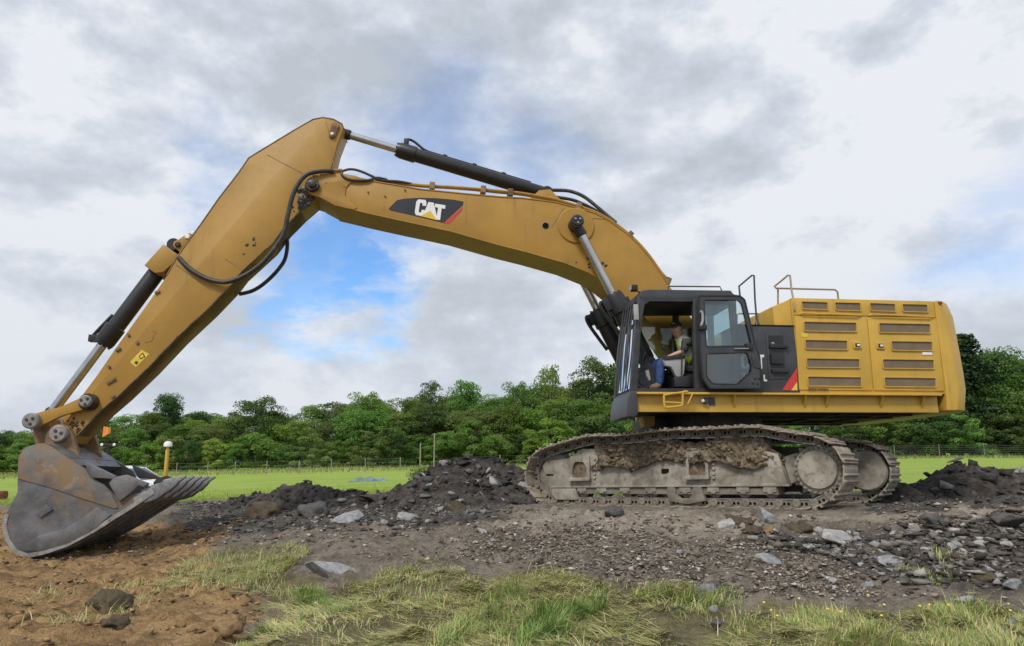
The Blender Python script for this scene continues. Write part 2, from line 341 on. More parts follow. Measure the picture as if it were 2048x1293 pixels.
CP = [pxz(*a) for a in ((0, 1293, 5.7), (500, 1293, 5.65), (1000, 1293, 5.6), (1500, 1293, 5.5), (2048, 1293, 5.5), (-600, 1293, 5.7), (2700, 1293, 5.6),
    (0, 1200, 8.0), (500, 1200, 7.6), (1000, 1200, 7.1), (1500, 1200, 7.0), (2048, 1200, 6.9), (-600, 1200, 7.7), (2700, 1200, 7.0),
    (0, 1122, 11.35), (300, 1122, 11.0), (600, 1122, 9.6), (1000, 1122, 8.7), (1500, 1122, 8.4), (2048, 1122, 8.1), (-600, 1122, 11.3), (2700, 1122, 8.3),
    (0, 1070, 14.2), (300, 1070, 13.6), (600, 1065, 11.4), (1000, 1062, 10.2), (1450, 1055, 9.9), (1750, 1055, 9.6), (2048, 1055, 9.4), (-600, 1070, 13), (2700, 1060, 9.6),
    (100, 1030, 19), (400, 1015, 18), (650, 1010, 16.5), (0, 1012, 27), (300, 1004, 29), (600, 987, 30), (760, 985, 28), (-600, 1010, 24),
    (0, 950, 75), (400, 936, 85), (700, 955, 48), (1000, 927, 85), (1500, 917, 85), (2000, 913, 82), (1950, 925, 48), (1950, 945, 26), (2700, 915, 80), (2600, 950, 22), (-700, 950, 75))]
for ft, lt in ((3.4, 2.1), (1.5, 2.3), (0, 2.3), (-1.5, 2.3), (-3.3, 2.1), (3.4, 0), (0, 0), (-3.4, 0), (3.2, -2.2), (0, -2.3), (-3.2, -2.2), (-4.6, 1.2), (-4.6, -1.5)):
    q = CEN+TF*ft+TL*lt; CP.append((q[0], q[1], q[2]+.035))
CP = np.array(CP)
def warp(x, y): yy = np.maximum(y, 4.0); return np.stack([np.clip(x/yy, -2.2, 2.2), np.log(yy)*1.2], -1)
def _tps(d): return np.where(d > 0, d*d*np.log(np.maximum(d, 1e-9)), 0)
_cw = warp(CP[:, 0], CP[:, 1]); _K = _tps(np.linalg.norm(_cw[:, None]-_cw[None], axis=-1))+np.eye(len(CP))*2e-3
_A = np.block([[_K, np.c_[np.ones(len(CP)), _cw]], [np.c_[np.ones(len(CP)), _cw].T, np.zeros((3, 3))]])
_cz = CP[:, 2]
_sol = np.linalg.solve(_A, np.r_[_cz, 0, 0, 0])
def H0(x, y):
    w = warp(x, y); sh = w.shape[:-1]; w = w.reshape(-1, 2); z = np.empty(len(w))
    for i in range(0, len(w), 20000):
        c = w[i:i+20000]; z[i:i+20000] = _tps(np.linalg.norm(c[:, None]-_cw[None], axis=-1))@_sol[:-3]+_sol[-3]+c@_sol[-2:]
    return z.reshape(sh)
def mdist(x, y):                                     # signed-ish distance outside the track footprint
    fx = (x-CEN[0])*TF[0]+(y-CEN[1])*TF[1]; lx = (x-CEN[0])*TL[0]+(y-CEN[1])*TL[1]
    return np.hypot(np.maximum(np.abs(fx)-3.3, 0), np.maximum(np.abs(lx)-2.0, 0))
FIELD_Y = [(-60, 29.0), (-16, 27.5), (-7, 29), (-4, 26), (-2, 20.5), (1, 19), (6, 18.6), (9, 17.6), (60, 17.5)]
def field_edge(x): return np.interp(x, [a for a, b in FIELD_Y], [b for a, b in FIELD_Y])
def Hn(x, y):                                        # relief added to the smooth terrain
    near = 1/(1+np.exp((y-field_edge(x)+.6)*2.5)); away = np.clip(mdist(x, y)/.8, 0, 1)
    lump = fbm(x, y, .8, 3, 5)*.10+fbm(x, y, 3.1, 4, 9)*.05+np.abs(fbm(x, y, 1.7, 4, 31))*.06
    fine = fbm(x, y, 11, 3, 23)*.030+np.maximum(fbm(x, y, 6.0, 3, 41)-.10, 0)*.15
    return near*(lump*away*.8+fine*(.35+.65*away))+(1-near)*fbm(x, y, .12, 2, 3)*.10
def H(x, y):
    x = np.asarray(x, float); y = np.asarray(y, float); return H0(x, y)+Hn(x, y)
def ground_at(px, py):                               # where the view ray of a photo pixel meets the terrain
    r = ray(px, py); ts = np.concatenate([np.arange(4, 30, .04), np.arange(30, 160, .4)])/r[1]
    z = CAMZ+r[2]*ts; d = z-H(r[0]*ts, r[1]*ts); i = int(np.argmax(d < 0)) if (d < 0).any() else len(ts)-1
    return np.array([r[0]*ts[i], r[1]*ts[i], CAMZ+r[2]*ts[i]])
def zone(pxs): return np.array([ground_at(*p)[:2] for p in pxs])
def inside(poly, x, y):
    c = np.zeros(x.shape, bool); j = len(poly)-1
    for i in range(len(poly)):
        xi, yi, xj, yj = *poly[i], *poly[j]
        c ^= ((yi > y) != (yj > y)) & (x < (xj-xi)*(y-yi)/((yj-yi) or 1e-9)+xi); j = i
    return c
def soft(poly, x, y, jit=.25, sc=1.6, seed=0, taps=5):    # feathered, ragged membership
    s = 0
    jx, jy = fbm(x, y, sc, 4, seed+1)*jit, fbm(x, y, sc, 4, seed+71)*jit
    for k in range(taps):
        a = k*2.4; r = .16*(k/taps)**.5
        s = s+inside(poly, x+jx+r*math.cos(a), y+jy+r*math.sin(a))
    return s/taps
Z_CLAY = zone([(-500, 1040), (0, 1022), (250, 1055), (420, 1035), (500, 1050), (430, 1095), (395, 1150), (500, 1185), (550, 1235), (520, 1262), (470, 1310), (-500, 1400)])
Z_GRASS = zone([(330, 1140), (430, 1098), (520, 1098), (600, 1115), (580, 1165), (640, 1190), (720, 1172), (820, 1130), (950, 1160), (1080, 1140), (1180, 1168), (1300, 1182), (1400, 1225), (1480, 1240), (1620, 1222), (1720, 1215), (1780, 1262), (1830, 1220), (1900, 1212), (1980, 1228), (2120, 1240), (2600, 1235), (2600, 1400), (420, 1400), (470, 1300), (550, 1240), (520, 1190), (400, 1170)])
Z_TAN = zone([(1040, 1030), (1170, 1018), (1500, 1026), (1700, 1035), (2048, 1005), (2048, 1040), (1750, 1055), (1500, 1050), (1250, 1075), (1080, 1070), (960, 1050)])
Z_DARK = zone([(380, 1000), (760, 992), (1050, 1012), (980, 1040), (880, 1062), (700, 1058), (540, 1075), (440, 1060), (330, 1040)])
Z_DARK2 = zone([(1720, 985), (2400, 985), (2400, 1020), (1900, 1010), (1730, 1020)])
Z_RUBBLE = zone([(1480, 1062), (1700, 1072), (2060, 1040), (2400, 1040), (2400, 1150), (2060, 1160), (1800, 1165), (1640, 1110), (1500, 1100)])
Z_GRAVEL = zone([(880, 1080), (1080, 1055), (1300, 1072), (1500, 1080), (1640, 1120), (1800, 1170), (1700, 1200), (1500, 1205), (1380, 1180), (1200, 1145), (1060, 1120), (900, 1120)])
def masks(x, y):
    fe = field_edge(x)+fbm(x, y, .9, 3, 77)*.7; fld = 1/(1+np.exp(-(y-fe)*3.0))
    g = soft(Z_GRASS, x, y, .5, 1.3, 3); c = soft(Z_CLAY, x, y, .45, 1.1, 13); t = soft(Z_TAN, x, y, .5, 1.0, 29)
    d = np.maximum(soft(Z_DARK, x, y, .7, .9, 43), soft(Z_DARK2, x, y, .7, .9, 47)); r = soft(Z_RUBBLE, x, y, .5, 1.0, 53)
    return fld, g, c, t, np.maximum(d, r*.8)
def ground_material():
    m = bpy.data.materials.new('ground_soil'); m.use_nodes = True; g = N(m.node_tree)
    out = g.new('ShaderNodeOutputMaterial'); b = g.new('ShaderNodeBsdfPrincipled'); g.ln(b.outputs[0], out.inputs[0])
    v = g.new('ShaderNodeTexCoord').outputs['Object']
    a1 = g.new('ShaderNodeVertexColor', layer_name='zoneA'); a2 = g.new('ShaderNodeVertexColor', layer_name='zoneB')
    s1 = g.new('ShaderNodeSeparateColor'); g.ln(a1.outputs[0], s1.inputs[0]); s2 = g.new('ShaderNodeSeparateColor'); g.ln(a2.outputs[0], s2.inputs[0])
    n1, n2, n3 = g.noise(v, 2.3, 6, .65), g.noise(v, 14, 5, .7), g.noise(v, 55, 4, .7)
    mixn = g.math('ADD', g.math('MULTIPLY', n1, .4), g.math('ADD', g.math('MULTIPLY', n2, .35), g.math('MULTIPLY', n3, .25)))
    f = g.ramp(mixn, .36, .66)
    dirt = g.mix(f, (.085, .070, .056), (.30, .255, .208))
    clay = g.mix(f, (.14, .086, .040), (.50, .325, .155)); clay = g.mix(g.math('MULTIPLY', g.ramp(g.noise(v, 1.5, 6, .7), .50, .64), .7), clay, (.085, .064, .040))
    tan = g.mix(f, (.20, .168, .135), (.45, .385, .315))
    dark = g.mix(f, (.030, .027, .025), (.15, .135, .122))
    sod = g.mix(f, (.075, .062, .036), (.24, .21, .11))
    vor = g.new('ShaderNodeTexVoronoi'); vor.inputs['Scale'].default_value = 34; g.ln(v, vor.inputs['Vector'])
    fg1 = g.mix(g.ramp(g.math('ADD', g.math('MULTIPLY', g.noise(v, .35, 4, .6), .5), g.math('MULTIPLY', g.noise(g.vmath('MULTIPLY', v, (.08, .9, 1)).outputs[0], 1.0, 4, .6), .5)), .38, .62), (.25, .345, .058), (.35, .43, .095))
    fgf = g.mix(g.ramp(n3, .35, .7), (.20, .29, .045), fg1); fieldc = g.mix(.6, fg1, fgf)
    c = g.mix(s1.outputs[1], dirt, sod); c = g.mix(s1.outputs[2], c, clay); c = g.mix(g.math('MULTIPLY', s2.outputs[0], .85), c, tan); c = g.mix(s2.outputs[1], c, dark)
    peb = g.ramp(vor.outputs['Distance'], .32, .14); sepc = g.new('ShaderNodeSeparateColor'); g.ln(vor.outputs['Color'], sepc.inputs[0])
    pebf = g.math('MULTIPLY', peb, g.ramp(sepc.outputs[0], .70, .80)); pebf = g.math('MULTIPLY', pebf, g.math('SUBTRACT', .8, g.math('MULTIPLY', s1.outputs[2], .5)))
    c = g.mix(pebf, c, g.mix(sepc.outputs[1], (.12, .105, .092), (.48, .43, .37)))
    c = g.mix(s1.outputs[0], c, fieldc); g.ln(c, b.inputs['Base Color'])
    b.inputs['Roughness'].default_value = .95; b.inputs['Specular IOR Level'].default_value = .2
    bn = g.new('ShaderNodeBump'); bn.inputs['Strength'].default_value = 1.0; bn.inputs['Distance'].default_value = .055
    g.ln(g.math('ADD', g.math('MULTIPLY', n2, .6), g.math('ADD', g.math('MULTIPLY', n3, .5), g.math('MULTIPLY', peb, .12))), bn.inputs['Height']); g.ln(bn.outputs[0], b.inputs['Normal'])
    return m
def axis(segs):                                      # (start, step) pairs then end
    out = []
    for (a, st), (b, _) in zip(segs[:-1], segs[1:]): out += list(np.arange(a, b-1e-6, st))
    return np.array(out+[segs[-1][0]])
def build_ground():
    xs = axis([(-900, 60), (-120, 6), (-30, .6), (-12, .1), (-8, .055), (9.5, .1), (13, .6), (30, 6), (120, 60), (900, 0)])
    ys = axis([(-200, 40), (-40, 4), (0, .6), (4.2, .045), (11, .07), (17, .16), (32, 1.0), (60, 3), (120, 20), (300, 100), (1400, 0)])
    X, Y = np.meshgrid(xs, ys); Z = H(X, Y); Z = np.where(Y > 130, Z[ys.searchsorted(120)][None], Z)
    nx, ny = len(xs), len(ys); V = np.stack([X, Y, Z], -1).reshape(-1, 3)
    i = np.arange(nx*ny).reshape(ny, nx); Q = np.stack([i[:-1, :-1], i[:-1, 1:], i[1:, 1:], i[1:, :-1]], -1).reshape(-1, 4)
    me = raw_mesh('ground', V, Q, None, [ground_material()], smooth=True)
    fld, gr, cl, tn, dk = [a.ravel() for a in masks(X, Y)]; o1 = np.ones_like(fld)
    for nm, ch in (('zoneA', (fld, gr, cl)), ('zoneB', (tn, dk, 0*o1))):
        ca = me.color_attributes.new(nm, 'FLOAT_COLOR', 'POINT'); ca.data.foreach_set('color', np.stack([*ch, o1], -1).astype(np.float32).ravel())
    o = link(bpy.data.objects.new('ground', me)); o['kind'] = 'structure'; return o
build_ground()
# ------------------------------------------------------------------ trees
def leaf_mat(name, lo, hi, trans=.38):
    m = bpy.data.materials.new(name); m.use_nodes = True; g = N(m.node_tree)
    out = g.new('ShaderNodeOutputMaterial'); d = g.new('ShaderNodeBsdfDiffuse'); t = g.new('ShaderNodeBsdfTranslucent'); mx = g.new('ShaderNodeMixShader'); mx.inputs[0].default_value = trans
    vc = g.new('ShaderNodeVertexColor', layer_name='Col'); s = g.new('ShaderNodeSeparateColor'); g.ln(vc.outputs[0], s.inputs[0])
    oi = g.new('ShaderNodeObjectInfo'); c = g.mix(s.outputs[0], lo, hi)
    hs = g.new('ShaderNodeHueSaturation'); g.ln(c, hs.inputs['Color'])
    g.ln(g.math('ADD', g.math('MULTIPLY', oi.outputs['Random'], .045), .478), hs.inputs['Hue'])
    rv = g.math('FRACT', g.math('MULTIPLY', oi.outputs['Random'], 7.31)); g.ln(g.math('ADD', g.math('MULTIPLY', rv, .55), .72), hs.inputs['Value'])
    g.ln(hs.outputs[0], d.inputs[0]); g.ln(hs.outputs[0], t.inputs[0]); g.ln(d.outputs[0], mx.inputs[1]); g.ln(t.outputs[0], mx.inputs[2]); g.ln(mx.outputs[0], out.inputs[0])
    return m
LM = {'mid': leaf_mat('leaves_mid_green', (0.088, 0.159, 0.040), (0.218, 0.336, 0.083)), 'dark': leaf_mat('leaves_dark_green', (0.050, 0.097, 0.035), (0.136, 0.218, 0.071)),
      'light': leaf_mat('leaves_light_green', (0.142, 0.230, 0.042), (0.330, 0.460, 0.100)), 'olive': leaf_mat('leaves_olive', (0.106, 0.153, 0.047), (0.260, 0.313, 0.106)),
      'conifer': leaf_mat('needles_dark', (0.019, 0.042, 0.024), (0.059, 0.106, 0.050), .1)}
M['bark'] = mat('tree_bark', (.07, .055, .042), .9, var=.3, vscale=3, bump=(14, .6, .03))
def leaves(centers, radii, n_per, size, rg, flat=.75):
    C = np.repeat(centers, n_per, 0); R = np.repeat(radii, n_per, 0); n = len(C)
    d = rg.normal(size=(n, 3)); d /= np.linalg.norm(d, axis=1)[:, None]; rr = rg.uniform(.55, 1.08, n)**.7
    d[:, 2] = np.where((d[:, 2] < -.25) & (rg.random(n) < .7), -d[:, 2], d[:, 2])
    p = C+d*R*rr[:, None]
    nrm = d*.7+rg.normal(size=(n, 3))*.55+np.array([0, 0, .35]); nrm /= np.linalg.norm(nrm, axis=1)[:, None]
    a = np.cross(nrm, rg.normal(size=(n, 3))); a /= np.linalg.norm(a, axis=1)[:, None]; b = np.cross(nrm, a)
    s = size*rg.uniform(.55, 1.35, n)[:, None]; a = a*s; b = b*s*flat
    V = np.stack([p-a*.9, p-b*.75+a*.1, p+a, p+b*.8-a*.1], 1).reshape(-1, 3)
    col = np.repeat(np.clip(.5+rg.normal(0, .26, n), 0, 1), 4)
    clump = np.repeat(np.repeat(rg.normal(0, .16, len(centers)), n_per), 4)
    return V, np.clip(col+clump, 0, 1)
def crown_mesh(name, kind, seed, leafm, w=1.0, h=1.0, low=.18):
    """unit tree: height 1, crown half-width w*.3; broad / airy / bush / cone"""
    rg = np.random.default_rng(seed); cs = []; rs = []
    if kind == 'cone':
        for i in range(70):
            z = rg.uniform(.08, 1.0); r = .26*w*(1.02-z)**.85; a = rg.uniform(0, 6.28); q = rg.uniform(.35, 1)*r
            cs.append((q*math.cos(a), q*math.sin(a), z-.05*q)); k = .055+.06*(1-z); rs.append((k*1.2, k*1.2, k*.55))
        per, size = 90, .015
    else:
        nb = {'broad': 84, 'airy': 44, 'bush': 46}[kind]
        for i in range(nb):
            z = rg.uniform(low, .93); t = (z-low)/(.95-low); prof = (math.sin(math.pi*min(1, .18+.82*t)**.8)**.55 if kind == 'airy' else (1-max(0, t-.25)**1.9*1.6)**.5 if t < .98 else .2) if kind != 'bush' else (1-t**2.2)**.5
            a = rg.uniform(0, 6.28); q = .31*w*prof*rg.uniform(.35, 1.05)
            cs.append((q*math.cos(a), q*math.sin(a), z*h+rg.normal(0, .012))); k = rg.uniform(.055, .115)*(.8 if kind == 'airy' else 1)
            rs.append((k*rg.uniform(1.0, 1.5), k*rg.uniform(1.0, 1.5), k*rg.uniform(.7, 1.05)))
        per, size = {'broad': (190, .0125), 'airy': (120, .0115), 'bush': (200, .019)}[kind]
    V, c = leaves(np.array(cs), np.array(rs), per, size, rg)
    Q = np.arange(len(V)).reshape(-1, 4)
    return raw_mesh(name, V, Q, None, [leafm], colors=np.stack([c, c, c], -1)), cs
def trunk_mesh(name, cs, seed, r=.018, limbs=14):
    rg = random.Random(seed); mb = MB(); ht = .62
    pts = [(0, 0, -.06)]+[(rg.uniform(-.012, .012), rg.uniform(-.012, .012), z) for z in (.12, .3, .46, ht)]
    vs = []; fs = []; seg = 7
    for i, p in enumerate(pts):
        rr = r*(1.25-.95*i/(len(pts)-1))
        for k in range(seg): a = 2*math.pi*k/seg; vs.append((p[0]+rr*math.cos(a), p[1]+rr*math.sin(a), p[2]))
    for i in range(len(pts)-1):
        for k in range(seg): fs.append([i*seg+k, i*seg+(k+1) % seg, (i+1)*seg+(k+1) % seg, (i+1)*seg+k])
    mb.add(vs, fs)
    for c in rg.sample(cs, min(limbs, len(cs))):
        z0 = max(.1, min(ht-.03, c[2]*.62)); st = Vector((0, 0, z0)); en = Vector(c)*.96; mid = st.lerp(en, .5)+Vector((0, 0, .03))
        mb.tube([st, mid, en], r*.30, 5, 3)
    return mb.mesh(name, M['bark'])
PROTO = {}
def proto(key, kind, seed, lm, **kw):
    cm, cs = crown_mesh('crown', kind, seed, LM[lm], **kw); PROTO[key] = (cm, trunk_mesh('trunk', cs, seed))
proto('broadA', 'broad', 1, 'mid', low=.08); proto('broadB', 'broad', 2, 'mid', w=1.25, low=.06); proto('darkA', 'broad', 3, 'dark', w=1.2, low=.08); proto('darkB', 'broad', 4, 'dark', w=.9, low=.1)
proto('lightA', 'broad', 5, 'light', w=1.05, low=.08); proto('oliveA', 'broad', 6, 'olive', w=1.15, low=.06); proto('airy', 'airy', 7, 'light', w=.95, low=.3); proto('airyD', 'airy', 8, 'dark', w=1.0, low=.34)
proto('bushA', 'bush', 9, 'mid', w=1.75, low=.05); proto('bushB', 'bush', 10, 'olive', w=1.9, low=.05); proto('bushC', 'bush', 11, 'light', w=1.7, low=.05); proto('bushD', 'bush', 12, 'dark', w=1.9, low=.05)
proto('cone', 'cone', 13, 'conifer')
TREES = []
def tree(px, top, Y, key, label, group=None, wid=1.0, name='broadleaf_tree', base=None):
    r = ray(px, top); x = r[0]*Y/r[1]; zt = CAMZ+r[2]*Y/r[1]; zb = float(H(x, Y)) if base is None else base; h = (zt-zb)/.97
    t = empty(name, Matrix.Translation((x, Y, zb))); tag(t, label, 'bush' if name == 'bush' else 'tree', group)
    cm, tm = PROTO[key]; a = random.uniform(0, 6.28)
    for nm, me in (('crown', cm), ('trunk', tm)):
        o = link(bpy.data.objects.new(nm, me), t); k = h*wid; o.scale = (k, k, h); o.rotation_euler = (0, 0, a)
    TREES.append(t); return t
# the trees one can single out, photo pixel of the top, distance
tree(338, 792, 86, 'darkB', 'dark pointed tree rising above the wood just right of the stick', wid=.8)
tree(300, 828, 84, 'broadA', 'grey-green tree left of the dark pointed tree beside the stick', wid=.9)
tree(385, 838, 82, 'lightA', 'bright green low tree between the pointed tree and the dark dome-shaped tree')
tree(520, 797, 84, 'darkA', 'wide dark dome-shaped tree standing out above the left part of the wood', wid=1.15)
tree(735, 788, 84, 'broadB', 'wide bushy mid-green tree below the logo end of the boom', wid=1.0)
tree(858, 760, 85, 'airyD', 'sparse dark tree with bare twigs showing above the spoil heap', wid=.75)
tree(930, 768, 83, 'broadA', 'rounded mid-green tree right of the sparse twiggy tree', wid=.9)
tree(1035, 768, 84, 'broadB', 'broad fresh green tree left of the airy pale tree', wid=.75)
tree(1102, 734, 85, 'airy', 'tall airy pale green tree with sky showing through its top', wid=.7)
tree(1200, 722, 86, 'darkA', 'tallest dark round tree next to the front of the cab', wid=.9)
tree(1928, 682, 80, 'cone', 'dark conifer rising right behind the counterweight', name='conifer_tree', wid=1.2)
tree(1990, 704, 82, 'darkB', 'dark feathery tree between the conifer and the right edge')
tree(2050, 716, 80, 'broadB', 'dark green tree cut by the right edge of the picture', wid=.9)
# the rest of the wood: back row, middle row, scrub along its foot
rr = random.Random(5)
def skyline(px): return np.interp(px, [-500, 0, 60, 150, 250, 420, 460, 600, 650, 700, 800, 900, 990, 1060, 1150, 1250, 1350, 1600, 1850, 1950, 2048, 2600], [846, 852, 854, 842, 836, 824, 822, 826, 812, 799, 798, 784, 794, 779, 764, 756, 756, 756, 736, 718, 722, 716])
SPOT = [(-999, 60, "beyond the left edge"), (60, 260, 'behind the bucket and stick end'), (260, 500, 'above the bucket teeth'), (500, 700, "behind the field fence"), (700, 900, "above the spoil heap's left shoulder"), (900, 1070, "above the spoil heap's top"), (1070, 1260, 'between track front and cab'), (1260, 1560, "behind cab and tracks"), (1560, 1900, "behind hood and counterweight"), (1900, 2060, 'right of the counterweight'), (2060, 9999, "beyond the right edge")]
LOOK = {'broadA': 'mid-green', 'broadB': 'wide mid-green', 'darkA': 'wide dark green', 'darkB': 'slim dark green', 'lightA': 'light green', 'oliveA': 'olive green', 'bushA': 'mid-green', 'bushB': 'olive', 'bushC': 'light green', 'bushD': 'dark green'}
ORD = ['first', 'second', 'third', 'fourth', 'fifth', 'sixth', 'seventh', 'eighth', 'ninth', 'tenth', 'eleventh', 'twelfth', 'thirteenth']
CNT = {}
def rowtree(px, top, Y, key, row, group, wid, name='broadleaf_tree'):
    sp = next(t for a, b, t in SPOT if a <= px < b); LK = LOOK[key].split()[-1] if sp.count(' ') > 3 else LOOK[key]; CNT[(row, sp)] = k = CNT.get((row, sp), -1)+1
    tree(px, top, Y, key, '%s %s in the %s, %s from left %s' % (LK, 'bush' if name == 'bush' else 'tree', row, ORD[min(k, 12)], sp), group, wid, name)
for px in range(-330, 2400, 42):
    if 1340 < px < 1740: continue
    x = px+rr.uniform(-14, 14)
    rowtree(x, skyline(x)+rr.uniform(-4, 12), rr.uniform(88, 95), rr.choice(['broadA', 'broadB', 'darkA', 'darkB', 'oliveA', 'broadB']), 'back row', 'back row of the wood', rr.uniform(1.05, 1.35))
for px in range(-330, 2400, 50):
    x = px+rr.uniform(-16, 16); s_ = skyline(x); s_ = s_+(918-s_)*rr.uniform(.10, .36)
    if 1330 < px < 1740: s_ = 800
    rowtree(x, s_, rr.uniform(79, 84), rr.choice(['broadA', 'lightA', 'broadB', 'oliveA', 'darkA', 'broadB', 'darkA', 'lightA']), 'middle row', 'middle row of the wood', rr.uniform(1.15, 1.5))
for px in range(-330, 2400, 40):
    x = px+rr.uniform(-14, 14); s_ = skyline(x); s_ = s_+(920-s_)*rr.uniform(.42, .72)
    rowtree(x, s_, rr.uniform(73, 77), rr.choice(['bushA', 'bushB', 'bushC', 'bushA', 'bushD', 'bushD', 'bushA']), 'scrub row', 'scrub at the edge of the wood', rr.uniform(1.0, 1.4), 'bush')
# ------------------------------------------------------------------ the excavator
EX = empty('excavator', MW)
tag(EX, 'large yellow crawler excavator with long raised boom, standing on a dirt mound', 'excavator')
def up(pts, l): return [U(x, y, l) for x, y in pts]
def z2(a, ox, oy, s): return [(ox+x/s, oy+y/s) for x, y in a]      # enlarged-crop pixels -> photo pixels
def disc(mb, c, l0, l1, r, seg=24, mi=0, lip=.012):                # pin head or cap along the sideways axis
    s = 1 if l1 > l0 else -1; d = abs(l1-l0)
    return mb.lathe((c[0], l0, c[1]), (c[0], l0+s, c[1]), [(0, r), (d-lip, r), (d, r-lip)], seg, mi)
BL, SL, CL = .40, .30, .58                                          # half widths: boom, stick, boom cylinders
# ---- boom
BT = [(612, 362), (626, 350), (642, 355), (682, 350), (710, 354.6), (746.6, 362.7), (841, 378.8), (941.7, 388.8), (1000, 394), (1045, 396.4), (1108, 404.4), (1153, 415.5), (1190, 426.6), (1217.6, 441), (1252, 466), (1277, 488.5), (1301.8, 518), (1336, 567.7), (1395, 655), (1404, 690)]
BB = [(1396, 718), (1368, 724), (1345, 705), (1312, 660), (1284, 628), (1240, 590), (1202.8, 560.3), (1178, 545.4), (1128.5, 525.6), (1054, 504.6), (1000, 491), (901.5, 463), (809, 443), (740.6, 428), (704, 419), (670, 411), (640, 395), (618, 388), (608, 374)]
bt, bb = up(BT, BL), up(BB, BL)
boom = MB().prism(bt+bb, -BL+.03, BL-.03)
boom.prism(bt[2:-1]+bb[:-2], BL-.045, BL).prism(bt[2:-1]+bb[:-2], -BL, -BL+.045)
boom = boom.build('boom', M['yellow'], EX, bevel=.012)
def strip(px_pts, l, w, h0, h1, name, m, parent, off=0):            # thin proud strip following a polyline on plane l
    mb = MB(); pts = up(px_pts, l)
    for a, b in zip(pts[:-1], pts[1:]):
        a, b = Vector(a), Vector(b); n = Vector((-(b-a).y, (b-a).x)).normalized()*w/2
        mb.prism([tuple(a-n), tuple(b-n), tuple(b+n), tuple(a+n)], h0, h1)
    return mb.build(name, m, parent)
mb = MB(); fl = [U(x, y, BL) for x, y in BT[1:-2]]                    # flange along the top and bottom edges
for seq in (fl, [U(x, y, BL) for x, y in BB[4:-3]]):
    for a, b in zip(seq[:-1], seq[1:]):
        a, b = Vector(a), Vector(b); n = Vector((-(b-a).y, (b-a).x)).normalized()*.009; e = (b-a).normalized()*.004
        mb.prism([tuple(a-n-e), tuple(b-n+e), tuple(b+n+e), tuple(a+n-e)], -BL-.012, BL+.012)
mb.build('flange', M['yellow'], boom)
nose = [(628, 352), (642, 352), (682, 347.5), (712, 353), (731, 361), (725, 365), (704, 364), (692, 376), (690, 392), (707, 410), (714, 416), (709, 421), (690, 417), (668, 411), (641, 396), (622, 390), (609, 376), (613, 360)]
MB().prism(up(nose, BL), BL-.01, BL+.022).build('nose_plate', M['yellow'], boom, bevel=.008)
c = U(625, 371, BL+.05)
for s in (1, -1): mb = MB().lathe((c[0], s*BL, c[1]), (c[0], s*9, c[1]), [(0, .125), (.09, .125), (.10, .115), (.10, .072), (.135, .07), (.14, .06)], 24); mb.build('stick_pin', M['grease'], boom)
mb = MB(); rg = random.Random(3)
for i in range(26):
    x, y = 632-rg.random()*34, 376+rg.random()*40
    if x+y*.5 > 833: continue
    c = P(x, y, SL+.012); mb.lathe(c, (c[0], c[1]+1, c[2]), [(0, rg.uniform(.03, .075)), (.018, .012)], 9)
grease_m = mb
mb = MB(); disc(mb, U(1152, 452, BL), BL, BL+.03, .36, 40, lip=.02); mb.build('cylinder_boss', M['yellow'], boom)
mb = MB(); c = U(1091, 452, BL); disc(mb, c, BL-.02, BL+.006, .082, 28, 1); disc(mb, c, BL, BL+.012, .062, 24, 0, .004); mb.build('painted_access_hole', [M['dark'], M['hook']], boom)  # bare rim with a dark disc painting the hole's shade
# lettering on the boom: black plate, red slash, white letters, yellow triangle
def decal(px, l, name, m, parent, t=.004): return MB().prism(up(px, l), l, l+t).build(name, m, parent)
Z7 = lambda a: z2(a, 640, 240, 4.972)
plate = decal(Z7([(683, 885), (765, 800), (840, 785), (980, 776), (1150, 780), (1330, 795), (1428, 815), (1420, 850), (1228, 1026), (980, 965), (700, 902)]), BL, 'logo_plate', M['decal_black'], boom)
decal(Z7([(1420, 865), (1412, 905), (1285, 1035), (1232, 1030)]), BL, 'logo_slash', M['red'], boom)
def letters(name, polys, l, m, parent):
    mb = MB()
    for p in polys: mb.prism(up(p, l), l, l+.004)
    return mb.build(name, m, parent)
Cc = [[(1058, 862), (1060, 820), (1040, 795), (1000, 793), (970, 808), (957, 850), (980, 866)], [(957, 850), (942, 920), (950, 948), (975, 956), (993, 912), (967, 905), (980, 866)], [(975, 956), (993, 955), (1030, 935), (1036, 905), (1005, 897), (993, 918)], [(1004, 830), (980, 866), (957, 850), (970, 808)], [(1040, 795), (1058, 862), (1022, 860), (1026, 828), (1004, 830)]]
Aa = [[(1084, 828), (1128, 830), (1112, 858), (1060, 912), (1042, 922)], [(1112, 858), (1128, 830), (1160, 985), (1138, 962), (1110, 906), (1098, 900)], [(1060, 912), (1076, 868), (1112, 858), (1118, 908), (1098, 900)]]
Tt = [[(1140, 836), (1246, 852), (1236, 892), (1212, 888), (1196, 1000), (1164, 992), (1180, 884), (1146, 872)]]
GL = {'C': [(1, .64), (1, .84), (.86, 1), (.16, 1), (0, .84), (0, .16), (.16, 0), (.86, 0), (1, .16), (1, .38), (.64, .38), (.64, .25), (.58, .2), (.42, .2), (.37, .25), (.37, .75), (.42, .8), (.58, .8), (.64, .75), (.64, .64)],
      'A': [(0, 0), (.27, 1), (.73, 1), (1, 0), (.66, 0), (.61, .2), (.39, .2), (.34, 0)], 'T': [(0, 1), (1, 1), (1, .77), (.67, .77), (.67, 0), (.32, 0), (.32, .77), (0, .77)]}
